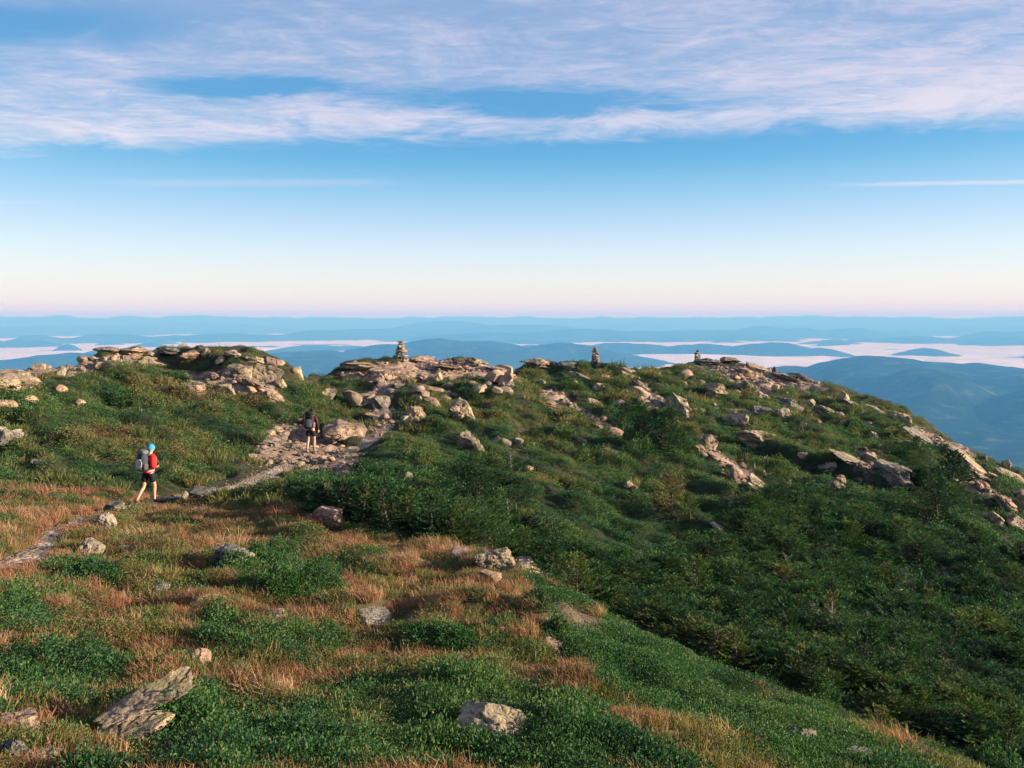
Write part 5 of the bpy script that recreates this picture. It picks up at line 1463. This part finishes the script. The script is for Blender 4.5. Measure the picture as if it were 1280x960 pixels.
# far edge of the sheet (about 11 degrees up on the left, nearly 13 on the right)
edge = g.math('ADD', 4.62, g.math('ADD', g.math('MULTIPLY', U, -0.13), g.math('MULTIPLY', g.math('SUBTRACT', fibre, 0.5), 1.1)))
inside = g.maprange(g.math('SUBTRACT', edge, Vv), -0.15, 0.7)
brim = g.math('MULTIPLY', g.maprange(g.math('SUBTRACT', edge, Vv), -0.02, 0.3), g.maprange(g.math('SUBTRACT', edge, Vv), 1.5, 0.35))
dens = g.math('ADD', g.math('MULTIPLY', broad, 0.85), g.math('ADD', g.math('MULTIPLY', fibre, 1.0), g.math('MULTIPLY', fine, 0.85)))
def blob(u, v, wu, wv):
    a = g.math('DIVIDE', g.math('SUBTRACT', U, u), wu); b = g.math('DIVIDE', g.math('SUBTRACT', g.math('ADD', Vv, g.math('MULTIPLY', g.math('SUBTRACT', fibre, 0.5), 0.5)), v), wv)
    return g.math('EXPONENT', g.math('MULTIPLY', g.math('ADD', g.math('MULTIPLY', a, a), g.math('MULTIPLY', b, b)), -1.0))
gaps = g.math('ADD', blob(0.15, 3.78, 0.75, 0.22), g.math('ADD', blob(-1.15, 3.55, 0.40, 0.14), g.math('MULTIPLY', blob(-2.1, 2.75, 0.9, 0.22), 0.7)))
dens = g.math('SUBTRACT', dens, g.math('MULTIPLY', gaps, 0.46))
dens = g.math('ADD', dens, g.math('ADD', g.math('MULTIPLY', brim, 0.15), g.math('MULTIPLY', U, 0.028)))
cov = g.math('MULTIPLY', g.maprange(dens, 1.07, 1.76), inside, clamp=True)
# one thin streak beyond the sheet at the right and a faint one at the left
def streak(u0, u1, v0, slope, wid, amt):
    c = g.math('SUBTRACT', g.math('SUBTRACT', Vv, v0), g.math('ADD', g.math('MULTIPLY', U, slope), g.math('MULTIPLY', g.math('SUBTRACT', fine, 0.5), wid * 1.5)))
    a = g.maprange(g.math('ABSOLUTE', c), wid, 0.0)
    uu = g.math('MULTIPLY', g.maprange(U, u0, u0 + 0.9), g.maprange(U, u1, u1 - 0.7))
    return g.math('MULTIPLY', g.math('MULTIPLY', a, uu), amt)
st = g.math('ADD', streak(2.2, 6.5, 6.35, -0.10, 0.16, 0.7), g.math('ADD', streak(-3.4, -0.6, 5.95, -0.03, 0.25, 0.25), streak(-6.5, -3.6, 7.0, 0.0, 0.2, 0.25)), clamp=True)
cov = g.math('ADD', cov, st, clamp=True)
cov = g.math('ADD', g.math('MULTIPLY', cov, 0.74), g.math('MULTIPLY', g.math('MULTIPLY', inside, g.maprange(gaps, 0.5, 0.0)), 0.27), clamp=True)
ccol = g.ramp(g.maprange(el, 9.0, 26.0, 0, 1, False), [(0, lin((242, 238, 246))), (0.35, lin((222, 219, 238))), (1, lin((204, 206, 232)))])
ccol = g.mix(1.0, ccol, (KW / BG, KW / BG, KW / BG, 1), 'MULTIPLY')
fin = g.mix(cov, skyc, ccol)
g.link(fin, bg.inputs['Color']); bg.inputs['Strength'].default_value = BG
g.link(bg.outputs[0], wo.inputs['Surface'])

sd = bpy.data.lights.new('sun', 'SUN'); sd.energy = 5.0; sd.angle = math.radians(0.5); sd.color = (1.0, 0.80, 0.57)
so = bpy.data.objects.new('sun', sd); COL.objects.link(so)
S = Vector((math.sin(SUN_AZ) * math.cos(SUN_EL), math.cos(SUN_AZ) * math.cos(SUN_EL), math.sin(SUN_EL)))
so.rotation_euler = (-S).to_track_quat('-Z', 'Y').to_euler()

cd = bpy.data.cameras.new('camera'); cam = bpy.data.objects.new('camera', cd); COL.objects.link(cam)
cd.sensor_width = 36.0; cd.lens = 36.0 * F / 1280.0; cd.clip_start = 0.1; cd.clip_end = 250000
cam.rotation_euler = (PI / 2 - PITCH, 0, 0)
scene.camera = cam
vs = scene.view_settings; vs.view_transform = 'Standard'; vs.look = 'None'; vs.exposure = EXPO; vs.gamma = 1.0; vs.use_curve_mapping = False
scene.render.resolution_x, scene.render.resolution_y = 1024, 768
cy = scene.cycles
cy.use_denoising = True; cy.denoiser = 'OPENIMAGEDENOISE'; cy.denoising_input_passes = 'RGB_ALBEDO_NORMAL'
cy.max_bounces = 6; cy.diffuse_bounces = 3; cy.glossy_bounces = 2; cy.transmission_bounces = 3; cy.transparent_max_bounces = 8; cy.volume_bounces = 0
